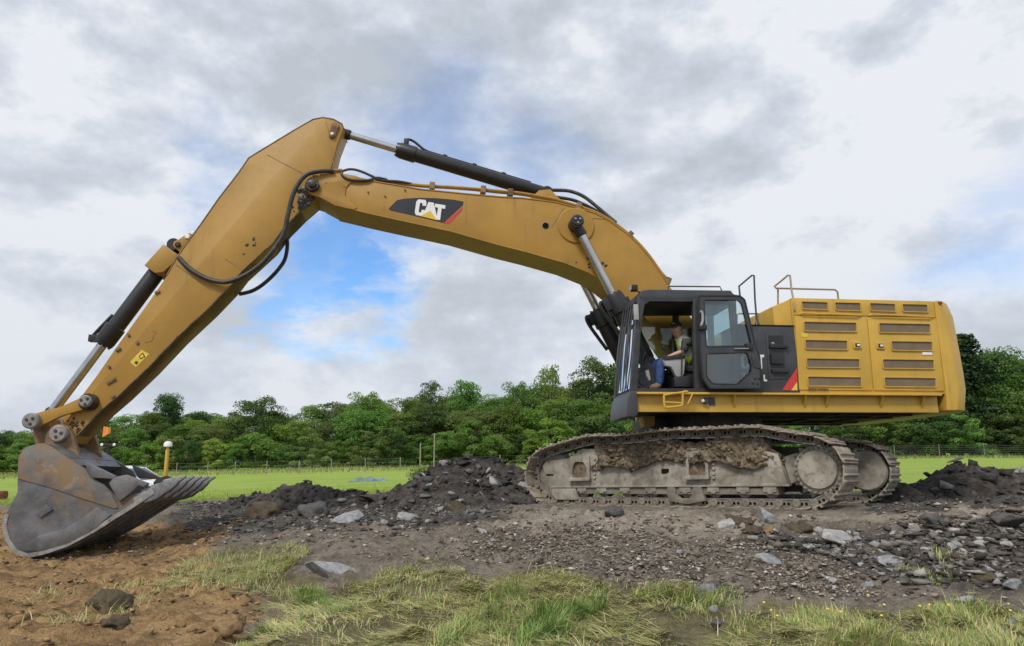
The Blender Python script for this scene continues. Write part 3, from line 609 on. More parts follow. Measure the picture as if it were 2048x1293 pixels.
def glyph(ch, q):                                                  # letter outline fitted into a quad: top left, top right, bottom left, bottom right
    (ax_, ay), (bx_, by), (cx_, cy_), (dx_, dy) = q
    return [((ax_*(1-u)+bx_*u)*v+(cx_*(1-u)+dx_*u)*(1-v), (ay*(1-u)+by*u)*v+(cy_*(1-u)+dy*u)*(1-v)) for u, v in GL[ch]]
for ch, q in (('C', [(962, 790), (1064, 800), (938, 945), (1036, 962)]), ('A', [(1048, 812), (1162, 832), (1022, 955), (1168, 988)]), ('T', [(1146, 834), (1248, 852), (1124, 985), (1228, 1004)])): letters('logo_letter', [Z7(glyph(ch, q))], BL+.005 if ch != 'A' else BL+.0046, M['white'], boom)
letters('logo_triangle', [Z7([(995, 958), (1097, 905), (1168, 1000)])], BL+.010, M['logo_yellow'], boom)
# weld line, small marks
for pts in ([(1127, 417), (1103, 455)], [(1170, 441), (1190, 437), (1217, 440)]): strip(pts, BL, .010, BL, BL+.005, 'weld_seam', M['yellow_under'], boom)
mb = MB()
for x, y in ((652, 366), (688, 374), (736, 384), (770, 392), (810, 380)): c = U(x, y, BL+.02); disc(mb, c, BL, BL+.03, .016, 8, lip=.004)
mb.build('plug', M['yellow_under'], boom)['kind'] = 'stuff'
# pipes along the top of the boom with clamps
def top_line(off, x0, x1, l):
    out = []
    for x in np.linspace(x0, x1, 26):
        y = np.interp(x, [p[0] for p in BT[1:-2]], [p[1] for p in BT[1:-2]]); a = U(x, y, BL); b = U(x+6, np.interp(x+6, [p[0] for p in BT[1:-2]], [p[1] for p in BT[1:-2]]), BL)
        d = Vector((b[0]-a[0], b[1]-a[1])).normalized(); n = Vector((-d.y, d.x)); n = n if n.y > 0 else -n
        out.append((a[0]+n.x*off, l, a[1]+n.y*off))
    return out
def lift(x0, x1, h, l):                                            # pipe that hangs clear of the boom on its straight length
    out = top_line(0, x0, x1, l); k = len(out)
    return [(p[0], p[1], p[2]+h*(1-(i/(k-1))**2*.55)) for i, p in enumerate(out)]
for j, (l, off, x0) in enumerate(((.30, .06, 748), (.20, .075, 735), (-.2, .07, 740), (-.3, .06, 748))):
    pts = top_line(off, x0, 1345, l); pts = [(p[0], p[1], p[2]+.10*math.exp(-((i-9)/7)**2)) for i, p in enumerate(pts)]
    MB().tube(pts, .024 if j % 2 else .03, 8, 3).build('pipe', M['yellow'], boom)
for x in (864, 967, 1022, 1158, 1258, 1338):
    p = [q for q in top_line(.06, x-4, x+4, .25)]; a, b = Vector(p[0]), Vector(p[-1]); ang = math.atan2(b.z-a.z, b.x-a.x); R = Matrix.Rotation(-ang, 3, 'Y'); c = (a+b)/2; c.z += .09*math.exp(-((x-950)/150)**2)
    MB().box(c, (.10, .22, .14), R).build('pipe_clamp', M['yellow_under'], boom, bevel=.01)
# ---- stick
ST = [(688, 257), (684, 248), (667, 238.6), (645, 235), (626, 239), (589, 260), (497, 316), (478, 344), (438, 396), (401, 449), (354, 514), (333, 551), (287, 617), (237, 686), (193, 750), (166, 786), (150, 815), (128, 846), (108, 862), (104, 880), (122, 892), (142, 886), (154, 872), (198, 825), (237, 792), (293, 739), (354, 675), (416, 617.6), (462, 570), (481, 545), (543, 489), (571, 452), (602, 421), (645, 384), (660, 345), (668, 320), (675, 291)]
st = up(ST, SL); stick = MB().prism(st, -SL+.035, SL-.035); stick.prism(inset(st, .012), SL-.05, SL).prism(inset(st, .012), -SL, -SL+.05)
stick = stick.build('stick', M['yellow'], EX, bevel=.010)
# muddy underside plate of the stick and dirty patches
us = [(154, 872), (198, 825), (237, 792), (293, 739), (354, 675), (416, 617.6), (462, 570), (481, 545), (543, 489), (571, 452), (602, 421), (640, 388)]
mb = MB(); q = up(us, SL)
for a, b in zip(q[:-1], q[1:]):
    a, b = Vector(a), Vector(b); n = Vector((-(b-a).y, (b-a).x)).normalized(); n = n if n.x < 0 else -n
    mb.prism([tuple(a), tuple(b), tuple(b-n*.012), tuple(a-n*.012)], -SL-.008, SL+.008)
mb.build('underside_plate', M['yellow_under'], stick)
grease_m.build('grease', M['grease'], stick)['kind'] = 'stuff'
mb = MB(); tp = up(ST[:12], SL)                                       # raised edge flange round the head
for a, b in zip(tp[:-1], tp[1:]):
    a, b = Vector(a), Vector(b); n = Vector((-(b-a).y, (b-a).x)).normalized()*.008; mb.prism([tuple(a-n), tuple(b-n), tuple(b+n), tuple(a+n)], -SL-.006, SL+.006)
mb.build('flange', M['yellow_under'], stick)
for pts in ([(534, 310), (606, 348)], [(652, 244), (657, 262), (668, 335)], [(450, 518), (485, 540)], [(352, 530), (420, 580)], [(303, 683), (312, 664), (304, 662)], [(290, 686), (303, 683)]):
    strip(pts, SL, .010, SL-.002, SL+.004, 'weld_seam', M['yellow_under'], stick)
mb = MB(); c1 = U(671, 254, SL); c2 = U(665, 271, SL); disc(mb, c1, SL, SL+.05, .075); disc(mb, c2, SL, SL+.05, .065); mb.prism([(c1[0]-.07, c1[1]), (c1[0]+.07, c1[1]), (c2[0]+.06, c2[1]), (c2[0]-.06, c2[1])], SL, SL+.046); mb.build('cylinder_pin', M['bucket_rust'], stick, bevel=.006)
mb = MB(); disc(mb, c2, SL+.05, SL+.075, .032, 14); mb.build('pin_bolt', M['white'], stick)['kind'] = 'stuff'
mb = MB(); disc(mb, U(356, 490, .22), -.24, .24, .085); mb.prism(up([(346, 492), (352, 484), (372, 470), (386, 464), (392, 470), (360, 505)], .24), .16, .26).prism(up([(346, 492), (352, 484), (372, 470), (386, 464), (392, 470), (360, 505)], .24), -.26, -.16)
mb.build('cylinder_bracket', M['yellow'], stick, bevel=.008)
mb = MB(); disc(mb, U(375, 474, .26), .26, .285, .045, 16); disc(mb, U(385, 467, .26), .26, .285, .035, 16); mb.build('bracket_bolt', M['white'], stick)['kind'] = 'stuff'
mb = MB(); disc(mb, U(356, 490, .26), .26, .30, .05, 16); mb.build('bracket_pin', M['grease'], stick)
gb = MB().prism(up(z2([(150, 868), (248, 938), (244, 962), (150, 1048), (95, 1054), (27, 1005)], 280, 220, 3.232), .30), -.30, .30); gb.build('hose_guard', M['yellow'], stick, bevel=.012)
# safety labels on the stick
lab = z2([(862, 520), (945, 432), (1000, 462), (905, 556)], 20, 580, 3.592); o = decal(lab, SL, 'warning_label', M['label_yellow'], stick)
decal(z2([(925, 478), (955, 450), (972, 482), (935, 500)], 20, 580, 3.592), SL+.005, 'label_triangle', M['decal_black'], stick, .002); decal(z2([(932, 480), (953, 461), (963, 481), (938, 492)], 20, 580, 3.592), SL+.008, 'label_triangle_inner', M['label_yellow'], stick, .002)
decal(z2([(893, 525), (905, 512), (925, 520), (908, 540)], 20, 580, 3.592), SL+.005, 'label_figure', M['decal_black'], stick, .002)
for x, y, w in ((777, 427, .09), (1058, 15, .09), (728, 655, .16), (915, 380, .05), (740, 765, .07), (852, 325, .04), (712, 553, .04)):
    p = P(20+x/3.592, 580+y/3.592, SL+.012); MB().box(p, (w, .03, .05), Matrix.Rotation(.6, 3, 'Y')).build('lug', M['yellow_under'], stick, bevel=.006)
mb = MB(); rg = random.Random(8)                                     # dried mud spots on the side plates
for (x0, y0, sx, sy, n) in ((520, 490, 30, 26, 16), (590, 430, 16, 18, 14), (150, 850, 16, 18, 26)):
    for i in range(n):
        x, y = rg.gauss(x0, sx*.6), rg.gauss(y0, sy*.6)
        if (x-640)*.72+(y-390)*.69 > -14 and x > 300: continue
        c = P(x, y, SL); r = rg.uniform(.012, .04); mb.lathe(c, (c[0], c[1]+1, c[2]), [(0, r), (.006, r*.5)], 6)
mb.build('mud_spot', M['grease'], stick)['kind'] = 'stuff'
mb = MB()
for i in range(26):
    x, y = rg.gauss(1180, 18), rg.gauss(536, 10)
    if y > 520+(x-1128)*.40: continue
    c = P(x, y, BL); r = rg.uniform(.012, .038); mb.lathe(c, (c[0], c[1]+1, c[2]), [(0, r), (.006, r*.5)], 6)
mb.build('mud_spot', M['grease'], boom)['kind'] = 'stuff'
# hoses
def hose(pts, r, name='hose', m='rubber', parent=None): return MB().tube([P(*p) for p in pts], r, 9, 8).build(name, M[m], parent or EX)
hose([(668, 343, .44), (640, 343, .47), (610, 352, .50), (588, 385, .50), (576, 430, .48), (566, 470, .46), (535, 515, .45), (500, 545, .43), (455, 564, .40), (415, 558, .37), (380, 538, .34), (358, 516, .31)], .042)
hose([(560, 470, -.10), (574, 480, -.20), (571, 515, -.26), (556, 540, -.3), (530, 566, -.3), (505, 582, -.28), (478, 589, -.22)], .036)
hose([(684, 343, .40), (700, 339, .42), (718, 342, .42), (742, 352, .42), (762, 361, .40), (800, 364, .34), (840, 372, .28)], .024)
hose([(683, 344, .41), (685, 352, .43), (702, 360, .44), (735, 361, .43), (754, 356, .40), (775, 360, .34)], .022)
mb = MB().tube([P(640, 343, .44), P(664, 342, .40), P(684, 341, .36)], .032, 10, 4).tube([P(640, 349, .30), P(664, 347, .28), P(686, 345, .26)], .028, 10, 4); mb.build('hose_fitting', M['yellow'], EX)
hose([(1078, 381, .06), (1110, 381, .08), (1140, 383, .10), (1168, 394, .14), (1195, 415, .2), (1215, 432, .25), (1232, 446, .3)], .036)
hose([(1090, 392, -.1), (1120, 396, -.1), (1150, 402, -.15), (1185, 418, -.2), (1210, 434, -.25)], .034)
# ---- hydraulic cylinders
def ram(name, rod_px, gl_px, end_px, l, rb, rr, parent=EX, eye=.11):
    a, g, e = Vector(P(*rod_px, l)), Vector(P(*gl_px, l)), Vector(P(*end_px, l)); ax = (e-a).normalized(); g = a+ax*(g-a).length; L = (e-g).length
    mb = MB().lathe(g, e, [(-.02, rr*1.2), (-.02, rb*1.02), (.05, rb*1.15), (.34, rb*1.18), (.36, rb), (L-.1, rb), (L, rb*.8)], 28)
    mb.cyl(e+Vector((0, -.16, 0)), e+Vector((0, .16, 0)), eye)
    cy = mb.build(name, M['black'], parent, bevel=0)
    rod = MB().lathe(a, e, [(0, rr), ((g-a).length+.05, rr)], 20).build('rod', M['chrome'], cy)
    mb = MB().cyl(a+Vector((0, -.15, 0)), a+Vector((0, .15, 0)), eye).lathe(a, e, [(0, eye*.8), (.22, rr*1.35), (.26, rr*1.1)], 18); mb.build('rod_eye', M['black'], cy)
    q = ax.to_track_quat('X', 'Z').to_matrix(); mb = MB()
    up_ = Vector((0, 0, 1))-ax*ax.z; up_.normalize()
    for k in range(8):
        an = 2*math.pi*k/8; d = up_*math.cos(an)+ax.cross(up_)*math.sin(an); mb.cyl(g-ax*.045+d*rb*.88, g+d*rb*.88, .020, 6)
    mb.build('gland_bolt', M['charcoal'], cy)['kind'] = 'stuff'
    return cy, g, ax, up_, L
cy, g_, ax, u_, L = ram('stick_cylinder', (676, 264), (797, 300), (1092, 389), 0, .135, .075)
mb = MB().tube([g_+ax*.10+u_*.15, g_+ax*.10+u_*.26, g_+ax*.22+u_*.27, g_+ax*.45+u_*.17, g_+ax*.55+u_*.15], .026, 8, 5).box(g_+ax*.10+u_*.2, (.10, .09, .14)); mb.build('port_fitting', M['black'], cy, bevel=.006)
mb = MB().tube([g_+ax*.55+u_*.15, g_+ax*(L-.35)+u_*.15], .020, 8, 2, smooth=False)
for t in (.9, 1.5, 2.1): mb.box(g_+ax*t+u_*.15, (.08, .08, .05), ax.to_track_quat('X', 'Z').to_matrix())
mb.build('port_pipe', M['black'], cy)
mb = MB().prism(up([(1060, 398), (1078, 382), (1100, 380), (1122, 402), (1128, 412), (1060, 404)], .18), .17, .21).prism(up([(1060, 398), (1078, 382), (1100, 380), (1122, 402), (1128, 412), (1060, 404)], .18), -.21, -.17); mb.build('stick_cylinder_bracket', M['yellow'], boom, bevel=.008)
cy, g_, ax, u_, L = ram('bucket_cylinder', (88, 846), (214, 692), (352, 494), 0, .145, .082)
mb = MB().tube([g_+ax*.02+u_*.15, g_-ax*.02+u_*.22, g_+ax*.12+u_*.22, g_+ax*.5+u_*.17], .03, 8, 4).box(g_-ax*.01+u_*.19, (.13, .12, .12)); mb.build('port_fitting', M['black'], cy, bevel=.006)
for s in (1, -1):
    cy, g_, ax, u_, L = ram('boom_cylinder', (1152, 449), (1226, 592), (1296, 728), CL, .165, .082)
    if s < 0:
        for o in [cy]+list(cy.children): o.data.transform(Matrix.Translation((0, -2*CL, 0)))
        g_ = g_-Vector((0, 2*CL, 0))
    mb = MB(); c = U(1152, 447, CL); disc(mb, c, s*(BL+.03), s*(CL+.17), .125, 26, lip=.03); mb.build('pin_cap', M['black'], cy)
    mb = MB()
    for k in range(3): a = k*2.09+.5; disc(mb, (c[0]+.05*math.cos(a), c[1]+.05*math.sin(a)), s*(CL+.168), s*(CL+.19), .02, 8, lip=.004)
    mb.build('cap_bolt', M['edge'], cy)['kind'] = 'stuff'
    mb = MB().tube([g_+ax*.10-u_*.2, g_+ax*.02-u_*.27, g_+ax*.2-u_*.30, g_+ax*.8-u_*.2], .035, 8, 5).box(g_+ax*.12-u_*.2, (.22, .22, .14), ax.to_track_quat('X', 'Z').to_matrix()).box(g_+ax*.3+u_*.12, (.34, .2, .2), ax.to_track_quat('X', 'Z').to_matrix()); mb.build('port_fitting', M['black'], cy, bevel=.012)
# ---- bucket linkage
lk = MB()
for s in (1, -1):
    a, b = Vector(U(176, 804, .40)), Vector(U(68, 843, .40)); d = (b-a).normalized(); n = Vector((-d.y, d.x))
    pl = [tuple(a+n*.13-d*.08), tuple(a+n*.10+d*.12), tuple(a.lerp(b, .5)+n*.075), tuple(b+n*.11-d*.12), tuple(b+n*.12+d*.08), tuple(b-n*.12+d*.08), tuple(b-n*.11-d*.12), tuple(a.lerp(b, .5)-n*.075), tuple(a-n*.10+d*.12), tuple(a-n*.13-d*.08)]
    o = MB().prism(rnd(pl, .06), s*.33, s*.42).build('link_bar', M['yellow'], EX, bevel=.012)
    for (c, r, m) in ((a, .14, 'grease'), (b, .13, 'steel')):
        mb = MB(); disc(mb, c, s*.30, s*.53 if m == 'steel' else s*.45, r, 26, lip=.02); mb.build('pin', M[m], o)
        if m == 'grease': mb = MB(); disc(mb, c, s*.45, s*.53, .10, 24, lip=.02); mb.build('pin_cap', M['steel'], o)
        mb = MB()
        for k in range(3): an = k*2.09+.3; disc(mb, (c[0]+.055*math.cos(an), c[1]+.055*math.sin(an)), s*.528, s*.545, .024, 8, lip=.004)
        mb.build('pin_bolt', M['charcoal'], o)['kind'] = 'stuff'
MB().prism(rnd(up([(70, 826), (96, 836), (108, 905), (112, 925), (80, 925), (66, 860)], .2), .05), -.22, .22).build('bucket_link', M['bucket_rust'], EX, bevel=.02)
# ---- bucket
BW = .93
Z5 = lambda a: z2(a, 0, 780, 3.694)
side_px = Z5([(150, 470), (175, 440), (220, 415), (280, 398), (335, 395), (365, 408), (400, 432), (500, 500), (640, 590), (670, 650), (690, 665), (760, 700), (830, 770), (880, 822), (1000, 770), (1120, 735), (1132, 765), (990, 860), (830, 960), (690, 1050), (500, 1150), (330, 1208), (200, 1235), (110, 1200), (50, 1110), (25, 1000), (45, 920), (90, 830), (130, 760), (130, 650), (138, 540)])
sd_ = up(side_px, BW)
bk = MB().prism(sd_, BW-.045, BW).prism(sd_, -BW, -BW+.045)
outer = sd_[15:]+sd_[:8]; inn = inset(sd_, .05); inner = inn[15:]+inn[:8]
vs = [(p[0], l, p[1]) for l in (-BW+.02, BW-.02) for lp in (outer, inner) for p in lp]; n = len(outer); fs = []
for i in range(n-1):
    fs += [[i, i+1, 2*n+i+1, 2*n+i], [n+i+1, n+i, 3*n+i, 3*n+i+1]]
fs += [[0, 2*n, 3*n, n], [n-1, 2*n-1, 4*n-1, 3*n-1]]
bk.add(vs, fs); bucket = bk.build('bucket', M['bucket'], EX, bevel=0, smooth=30)
bucket['label'] = 'grey digging bucket crusted with brown soil'
MB().prism(up(Z5([(132, 655), (140, 500), (175, 440), (220, 416), (280, 399), (335, 396), (400, 433), (500, 502), (640, 592), (672, 655), (755, 702), (828, 775), (875, 868), (845, 878), (600, 800), (380, 725)]), BW), BW, BW+.016).build('cheek_plate', M['bucket_cheek'], bucket, bevel=.006)
MB().prism(up(Z5([(150, 1168), (280, 1080), (480, 1030), (620, 945), (720, 865), (825, 922), (690, 1035), (500, 1135), (300, 1190), (190, 1192)]), BW), BW, BW+.022).build('heel_shroud', M['bucket'], bucket, bevel=.008)
MB().prism(up(Z5([(270, 908), (350, 845), (395, 885), (305, 945)]), BW), BW, BW+.03).build('wear_pad', M['bucket'], bucket, bevel=.006)
mb = MB(); oe = [Vector(p) for p in sd_[15:27]]; ie = [Vector(p) for p in inset(sd_, .045)[15:27]]; k = len(oe)
oe = [p+(p-q)*.35 for p, q in zip(oe, ie)]
for s in (1, -1): MB().prism([tuple(p) for p in oe]+[tuple(p) for p in ie[::-1]], s*(BW-.06), s*(BW+.012)).build('wear_edge', M['edge'], bucket)
for s in (1, -1):
    for pts in ([(635, 540), (662, 543), (862, 640), (850, 660), (690, 650), (655, 590)], [(815, 690), (850, 650), (935, 628), (1100, 690), (1075, 720), (1035, 705), (985, 752), (892, 825), (868, 790)]):
        MB().prism(up(Z5(pts), BW), s*(BW-.05), s*(BW+.06)).build('side_cutter', M['bucket'], bucket, bevel=.012)
lip = up(Z5([(985, 800), (1095, 728), (1118, 722), (1128, 742), (1118, 776), (1000, 862)]), BW); MB().prism(lip, -BW-.01, BW+.01).build('cutting_edge', M['steel'], bucket, bevel=.01)
MB().prism(up([(150, 930), (120, 902), (90, 889), (60, 897), (75, 930), (110, 950)], BW), -BW+.04, BW-.04).build('hinge_beam', M['bucket'], bucket, bevel=.02)
for l in (.41, -.41):
    MB().prism(rnd(up([(92, 888), (95, 869), (108, 852), (122, 848), (138, 853), (148, 868), (166, 930), (150, 960), (110, 955), (92, 915)], .41), .05), l-.05, l+.05).build('hinge_ear', M['bucket_rust'], bucket, bevel=.014)
    s = 1 if l > 0 else -1; c = U(119, 868, .50); mb = MB(); disc(mb, c, l, l+s*.16, .135, 26, lip=.02); pin = mb.build('hinge_pin', M['steel'], bucket)
    mb = MB()
    for k in range(3): an = k*2.09+.9; disc(mb, (c[0]+.055*math.cos(an), c[1]+.055*math.sin(an)), l+s*.158, l+s*.176, .026, 8, lip=.004)
    mb.build('pin_bolt', M['charcoal'], bucket)['kind'] = 'stuff'
wo = [Vector(p) for p in sd_[16:23]]; wi = [Vector(p) for p in inset(sd_, -.035)[16:23]]                     # wear strips under the floor
for l in (.70, .35, 0, -.35, -.70): MB().prism([tuple(p) for p in wo]+[tuple(p) for p in wi[::-1]], l-.07, l+.07).build('wear_strip', M['tooth'], bucket)
ta, tb = Vector(U(*Z5([(1120, 735)])[0], BW)), Vector(U(*Z5([(1345, 652)])[0], BW-.08)); td = (tb-ta).normalized(); tn = Vector((-td.y, td.x)); tn = tn if tn.y > 0 else -tn; tlen = (tb-ta).length
def toothmesh():
    mb = MB(); V3 = lambda t, h, l: (td.x*t+tn.x*h, l, td.y*t+tn.y*h)
    secs = [(-.16, .05, -.16, .10), (.03, .06, -.17, .108), (.16, .045, -.13, .088), (.19, .075, -.14, .098), (.34, .055, -.075, .074), (tlen*.86, .035, -.04, .052), (tlen+.06, .018, -.014, .036)]; vs = []
    for t, h1, h0, w in secs: vs += [V3(t, h0, -w), V3(t, h0, w), V3(t, h1, w*.86), V3(t, h1, -w*.86)]
    fs = [[0, 1, 2, 3], [len(vs)-4+i for i in (3, 2, 1, 0)]]
    for i in range(len(secs)-1):
        for k in range(4): fs.append([4*i+k, 4*i+(k+1) % 4, 4*i+4+(k+1) % 4, 4*i+4+k])
    return mb.add(vs, fs).mesh('tooth', M['tooth'], bevel=.012)
tm_ = toothmesh()
for l in (.83, .415, 0, -.415, -.83): o = link(bpy.data.objects.new('tooth', tm_), bucket); o.location = (ta.x, l, ta.y)
# ------------------------------------------------------------------ upper body
HL, WL, KL = 1.60, 1.70, 1.64                       # hood side, walkway lip, cab side
Z1 = lambda a: z2(a, 1180, 540, 4.04)
Z2 = lambda a: z2(a, 1500, 540, 3.802)
hb = lambda x: U(x, 823, WL)
# main deck and walkway beam
x0, z0 = U(1277, 823, WL); x1, z1 = U(1889, 824, WL); zt = U(1600, 786, WL)[1]; zb = (z0+z1)/2
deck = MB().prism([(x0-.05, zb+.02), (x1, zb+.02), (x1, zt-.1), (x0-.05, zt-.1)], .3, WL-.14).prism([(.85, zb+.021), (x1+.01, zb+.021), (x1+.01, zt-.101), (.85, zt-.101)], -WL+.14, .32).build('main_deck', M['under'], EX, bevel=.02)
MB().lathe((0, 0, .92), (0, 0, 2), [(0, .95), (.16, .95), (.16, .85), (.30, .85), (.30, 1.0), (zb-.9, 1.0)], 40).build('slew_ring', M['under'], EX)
mb = MB()
for l in (.55, -.55, 1.1, -1.1): mb.box(((.8+x1)/2-.1, l, zb+.015), (.8-x1-.6, .10, .07))
for f_ in (-2.9, -2.0, .9): mb.box((f_, 0, zb+.02), (.12, 2.6, .06))
mb.build('frame_rib', M['under'], deck)['kind'] = 'stuff'
XF = x0
for s in (1, -1):
    x0 = XF if s > 0 else .9
    wk = MB().prism([(x0, zt), (x1, zt), (x1, zt-.035), (x0, zt-.035)], s*1.45, s*WL).box(((x0+x1)/2, s*(WL-.17), (zb+zt)/2-.0175), (x0-x1-.005, .08, zt-zb-.037)).build('walkway', M['yellow_clean'], EX, bevel=.006)
    for x in (1473, 1615, 1659, 1769, 1852):
        f_ = U(x, 800, WL)[0]; MB().add([(f_+d_, s*l_, z_) for d_ in (-.010, .010) for l_, z_ in ((WL-.128, zt-.037), (WL-.015, zt-.037), (WL-.128, zb+.07))], [[0, 1, 2], [5, 4, 3], [0, 3, 4, 1], [1, 4, 5, 2], [2, 5, 3, 0]]).build('gusset', M['yellow_clean'], wk, smooth=0)
    if s > 0:
        MB().tube([P(*p, WL+.06) for p in Z1([(790, 985), (752, 990), (748, 1075), (735, 1098), (620, 1112), (602, 1095), (598, 1030), (615, 1010), (790, 985)])], .018, 8, 3).build('step_rail', M['yellow_clean'], wk)
        MB().tube([P(*p, WL+.05) for p in Z1([(603, 1070), (745, 1078)])], .016, 8, 3).tube([P(*p, WL+.02) for p in Z1([(830, 1000), (790, 1085)])], .012, 8, 3).build('step_rung', M['yellow_clean'], wk)
        mb = MB(); disc(mb, U(*Z1([(930, 1060)])[0], WL-.12), WL-.14, WL-.06, .055, 18); mb.box(P(*Z1([(985, 1062)])[0], WL-.12), (.10, .02, .13)); mb.build('tow_socket', M['charcoal'], wk)
        mb = MB(); disc(mb, U(*Z1([(905, 1060)])[0], WL-.12), WL-.14, WL-.055, .03, 14); mb.build('socket_plug', M['white'], wk)
# lower belly below the deck, and the yellow bracket under its front edge
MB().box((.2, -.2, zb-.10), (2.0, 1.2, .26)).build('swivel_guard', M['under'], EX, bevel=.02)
MB().prism(rnd(up([(1283, 828), (1308, 826), (1308, 853), (1288, 857)], .55), .04), .35, .60).build('front_bracket', M['yellow'], EX, bevel=.015)
# ---- engine hood
hx0, hz0 = U(1582, 596, HL); hx1, hz1 = U(1868, 602, HL); htop = (hz0+hz1)/2
zseam = U(1600, 632, HL)[1]; hzb = zt+.002
hood = MB().prism([(hx0, zseam), (hx0, hzb), (hx1, hzb), (hx1, htop-.03), (hx0-.0, htop-.03)], -HL, HL-.012).build('engine_hood', M['yellow_clean'], EX, bevel=.02)
up4 = up(Z2([(318, 212), (1393, 240), (1418, 360), (330, 345)]), HL); MB().prism(inset(up4, .006), HL-.03, HL).build('upper_side_panel', M['yellow_clean'], hood, bevel=.005)
MB().prism([(hx0-.02, htop-.028), (hx1+.02, htop-.028), (hx1+.02, htop), (hx0-.02, htop)], -HL+.05, HL-.01).build('hood_top', M['yellow_clean'], hood, bevel=.012)
def door(outline, name):
    p = up(Z2(outline), HL); return MB().prism(inset(p, .008), HL-.012, HL+.008).build(name, M['yellow_clean'], hood, bevel=.005)
dL = door([(336, 350), (885, 360), (934, 920), (370, 915)], 'service_door'); dR = door([(889, 361), (1420, 373), (1478, 925), (938, 920)], 'service_door')
def louvre(q, l, parent):
    p = rnd(up(Z2(q), l), .03, 3); MB().ring(p, inset(p, .014), l-.004, l+.022).build('louvre_rim', M['yellow_clean'], parent); MB().prism(inset(p, .012), l-.002, l+.003).build('louvre_panel', M['mesh'], parent)
for q in ([(383, 238), (590, 245), (593, 310), (392, 302)], [(636, 245), (838, 250), (845, 318), (645, 310)], [(902, 250), (1102, 258), (1108, 322), (910, 316)], [(1148, 258), (1345, 263), (1353, 328), (1158, 322)]): louvre(q, HL, hood)
for q in ([(402, 392), (808, 400), (812, 477), (406, 470)], [(412, 530), (738, 536), (742, 612), (416, 606)], [(422, 670), (832, 676), (834, 750), (426, 746)], [(430, 808), (845, 814), (848, 892), (436, 888)]): louvre(q, HL+.008, hood)
for q in ([(972, 403), (1368, 410), (1372, 487), (978, 482)], [(1066, 540), (1384, 545), (1388, 622), (1072, 617)], [(1000, 677), (1396, 682), (1400, 758), (1006, 754)], [(1012, 815), (1412, 820), (1415, 896), (1018, 893)]): louvre(q, HL+.008, hood)
for a in ((815, 574), (990, 578)):
    c = P(*Z2([a])[0], HL+.02); o = MB().box(c, (.15, .03, .12)).build('door_latch', M['yellow_clean'], hood, bevel=.012); MB().box((c[0], HL+.035, c[2]), (.09, .012, .07)).build('latch_recess', M['decal_black'], hood, bevel=.004); MB().box((c[0]-.012, HL+.042, c[2]), (.05, .014, .035)).build('latch_paddle', M['white'], hood, bevel=.004)
for a, b in (((375, 338), (850, 348)), ((905, 348), (1400, 360))):
    MB().tube([P(*Z2([a])[0], HL+.01), P(*Z2([(a[0]+25, a[1]-8)])[0], HL+.045), P(*Z2([(b[0]-40, b[1]-2)])[0], HL+.045), P(*Z2([b])[0], HL+.01)], .014, 8, 1, smooth=False).build('grab_bar', M['yellow_clean'], hood)
MB().box(P(*Z2([(1348, 638)])[0], HL+.014), (.19, .01, .05)).build('white_tag', M['white'], hood, bevel=.004)
decal(Z2([(385, 480), (440, 485), (438, 512), (390, 510)]), HL+.009, 'small_label', M['label_yellow'], hood)
decal(Z2([(1488, 790), (1528, 792), (1536, 890), (1494, 890)]), HL+.004, 'warning_label', M['label_yellow'], hood)
decal(Z2([(1492, 838), (1509, 800), (1530, 838)]), HL+.010, 'label_triangle', M['decal_black'], hood, .002); decal(Z2([(1498, 834), (1509, 812), (1522, 834)]), HL+.013, 'label_triangle_inner', M['label_yellow'], hood, .002); decal(Z2([(1505, 862), (1530, 858), (1528, 882), (1522, 882), (1520, 870), (1506, 870)]), HL+.010, 'label_figure', M['decal_black'], hood, .002)
def text(s, px0, px1, l, size_px, m, parent, name, bold=.0, flip=False):
    cu = bpy.data.curves.new(name, 'FONT'); cu.body = s; cu.extrude = .002; cu.offset = bold; cu.resolution_u = 3
    o = bpy.data.objects.new(name, cu); COL.objects.link(o); dg = bpy.context.evaluated_depsgraph_get(); me = bpy.data.meshes.new_from_object(o.evaluated_get(dg)); bpy.data.objects.remove(o)
    co = np.array([v.co[:] for v in me.vertices]); w = co[:, 0].max()-co[:, 0].min(); h = co[:, 1].max()-co[:, 1].min()
    a, b = U(*px0, l), U(*px1, l); W_ = abs(b[0]-a[0]); Ht = abs(U(px0[0], px0[1]-size_px, l)[1]-a[1]); x_ = co[:, 0]-co[:, 0].min(); y_ = co[:, 1]-co[:, 1].min()
    new = np.stack([a[0]-x_*W_/w, l+co[:, 2]+.002, a[1]+(b[1]-a[1])*x_/w+y_*Ht/h], -1); me.vertices.foreach_set('co', new.astype(np.float32).ravel()); me.materials.clear(); me.materials.append(m); me.flip_normals(); me.update()
    return link(bpy.data.objects.new(name, me), parent)
text('GRADE CONTROL', (1616, 781.5), (1658, 782.3), HL+.010, 4.6, M['decal_black'], hood, 'lettering', .012)
# hood front box (air intake shelf) left of the doors
fx = U(1545, 620, -.6)[0]
MB().prism([(hx0, htop-.02), (hx0+.34, htop-.16), (hx0+.34, zt+.9), (hx0, zt+.9)], -HL+.1, HL-.03).build('intake_box', M['yellow_clean'], EX, bevel=.02)
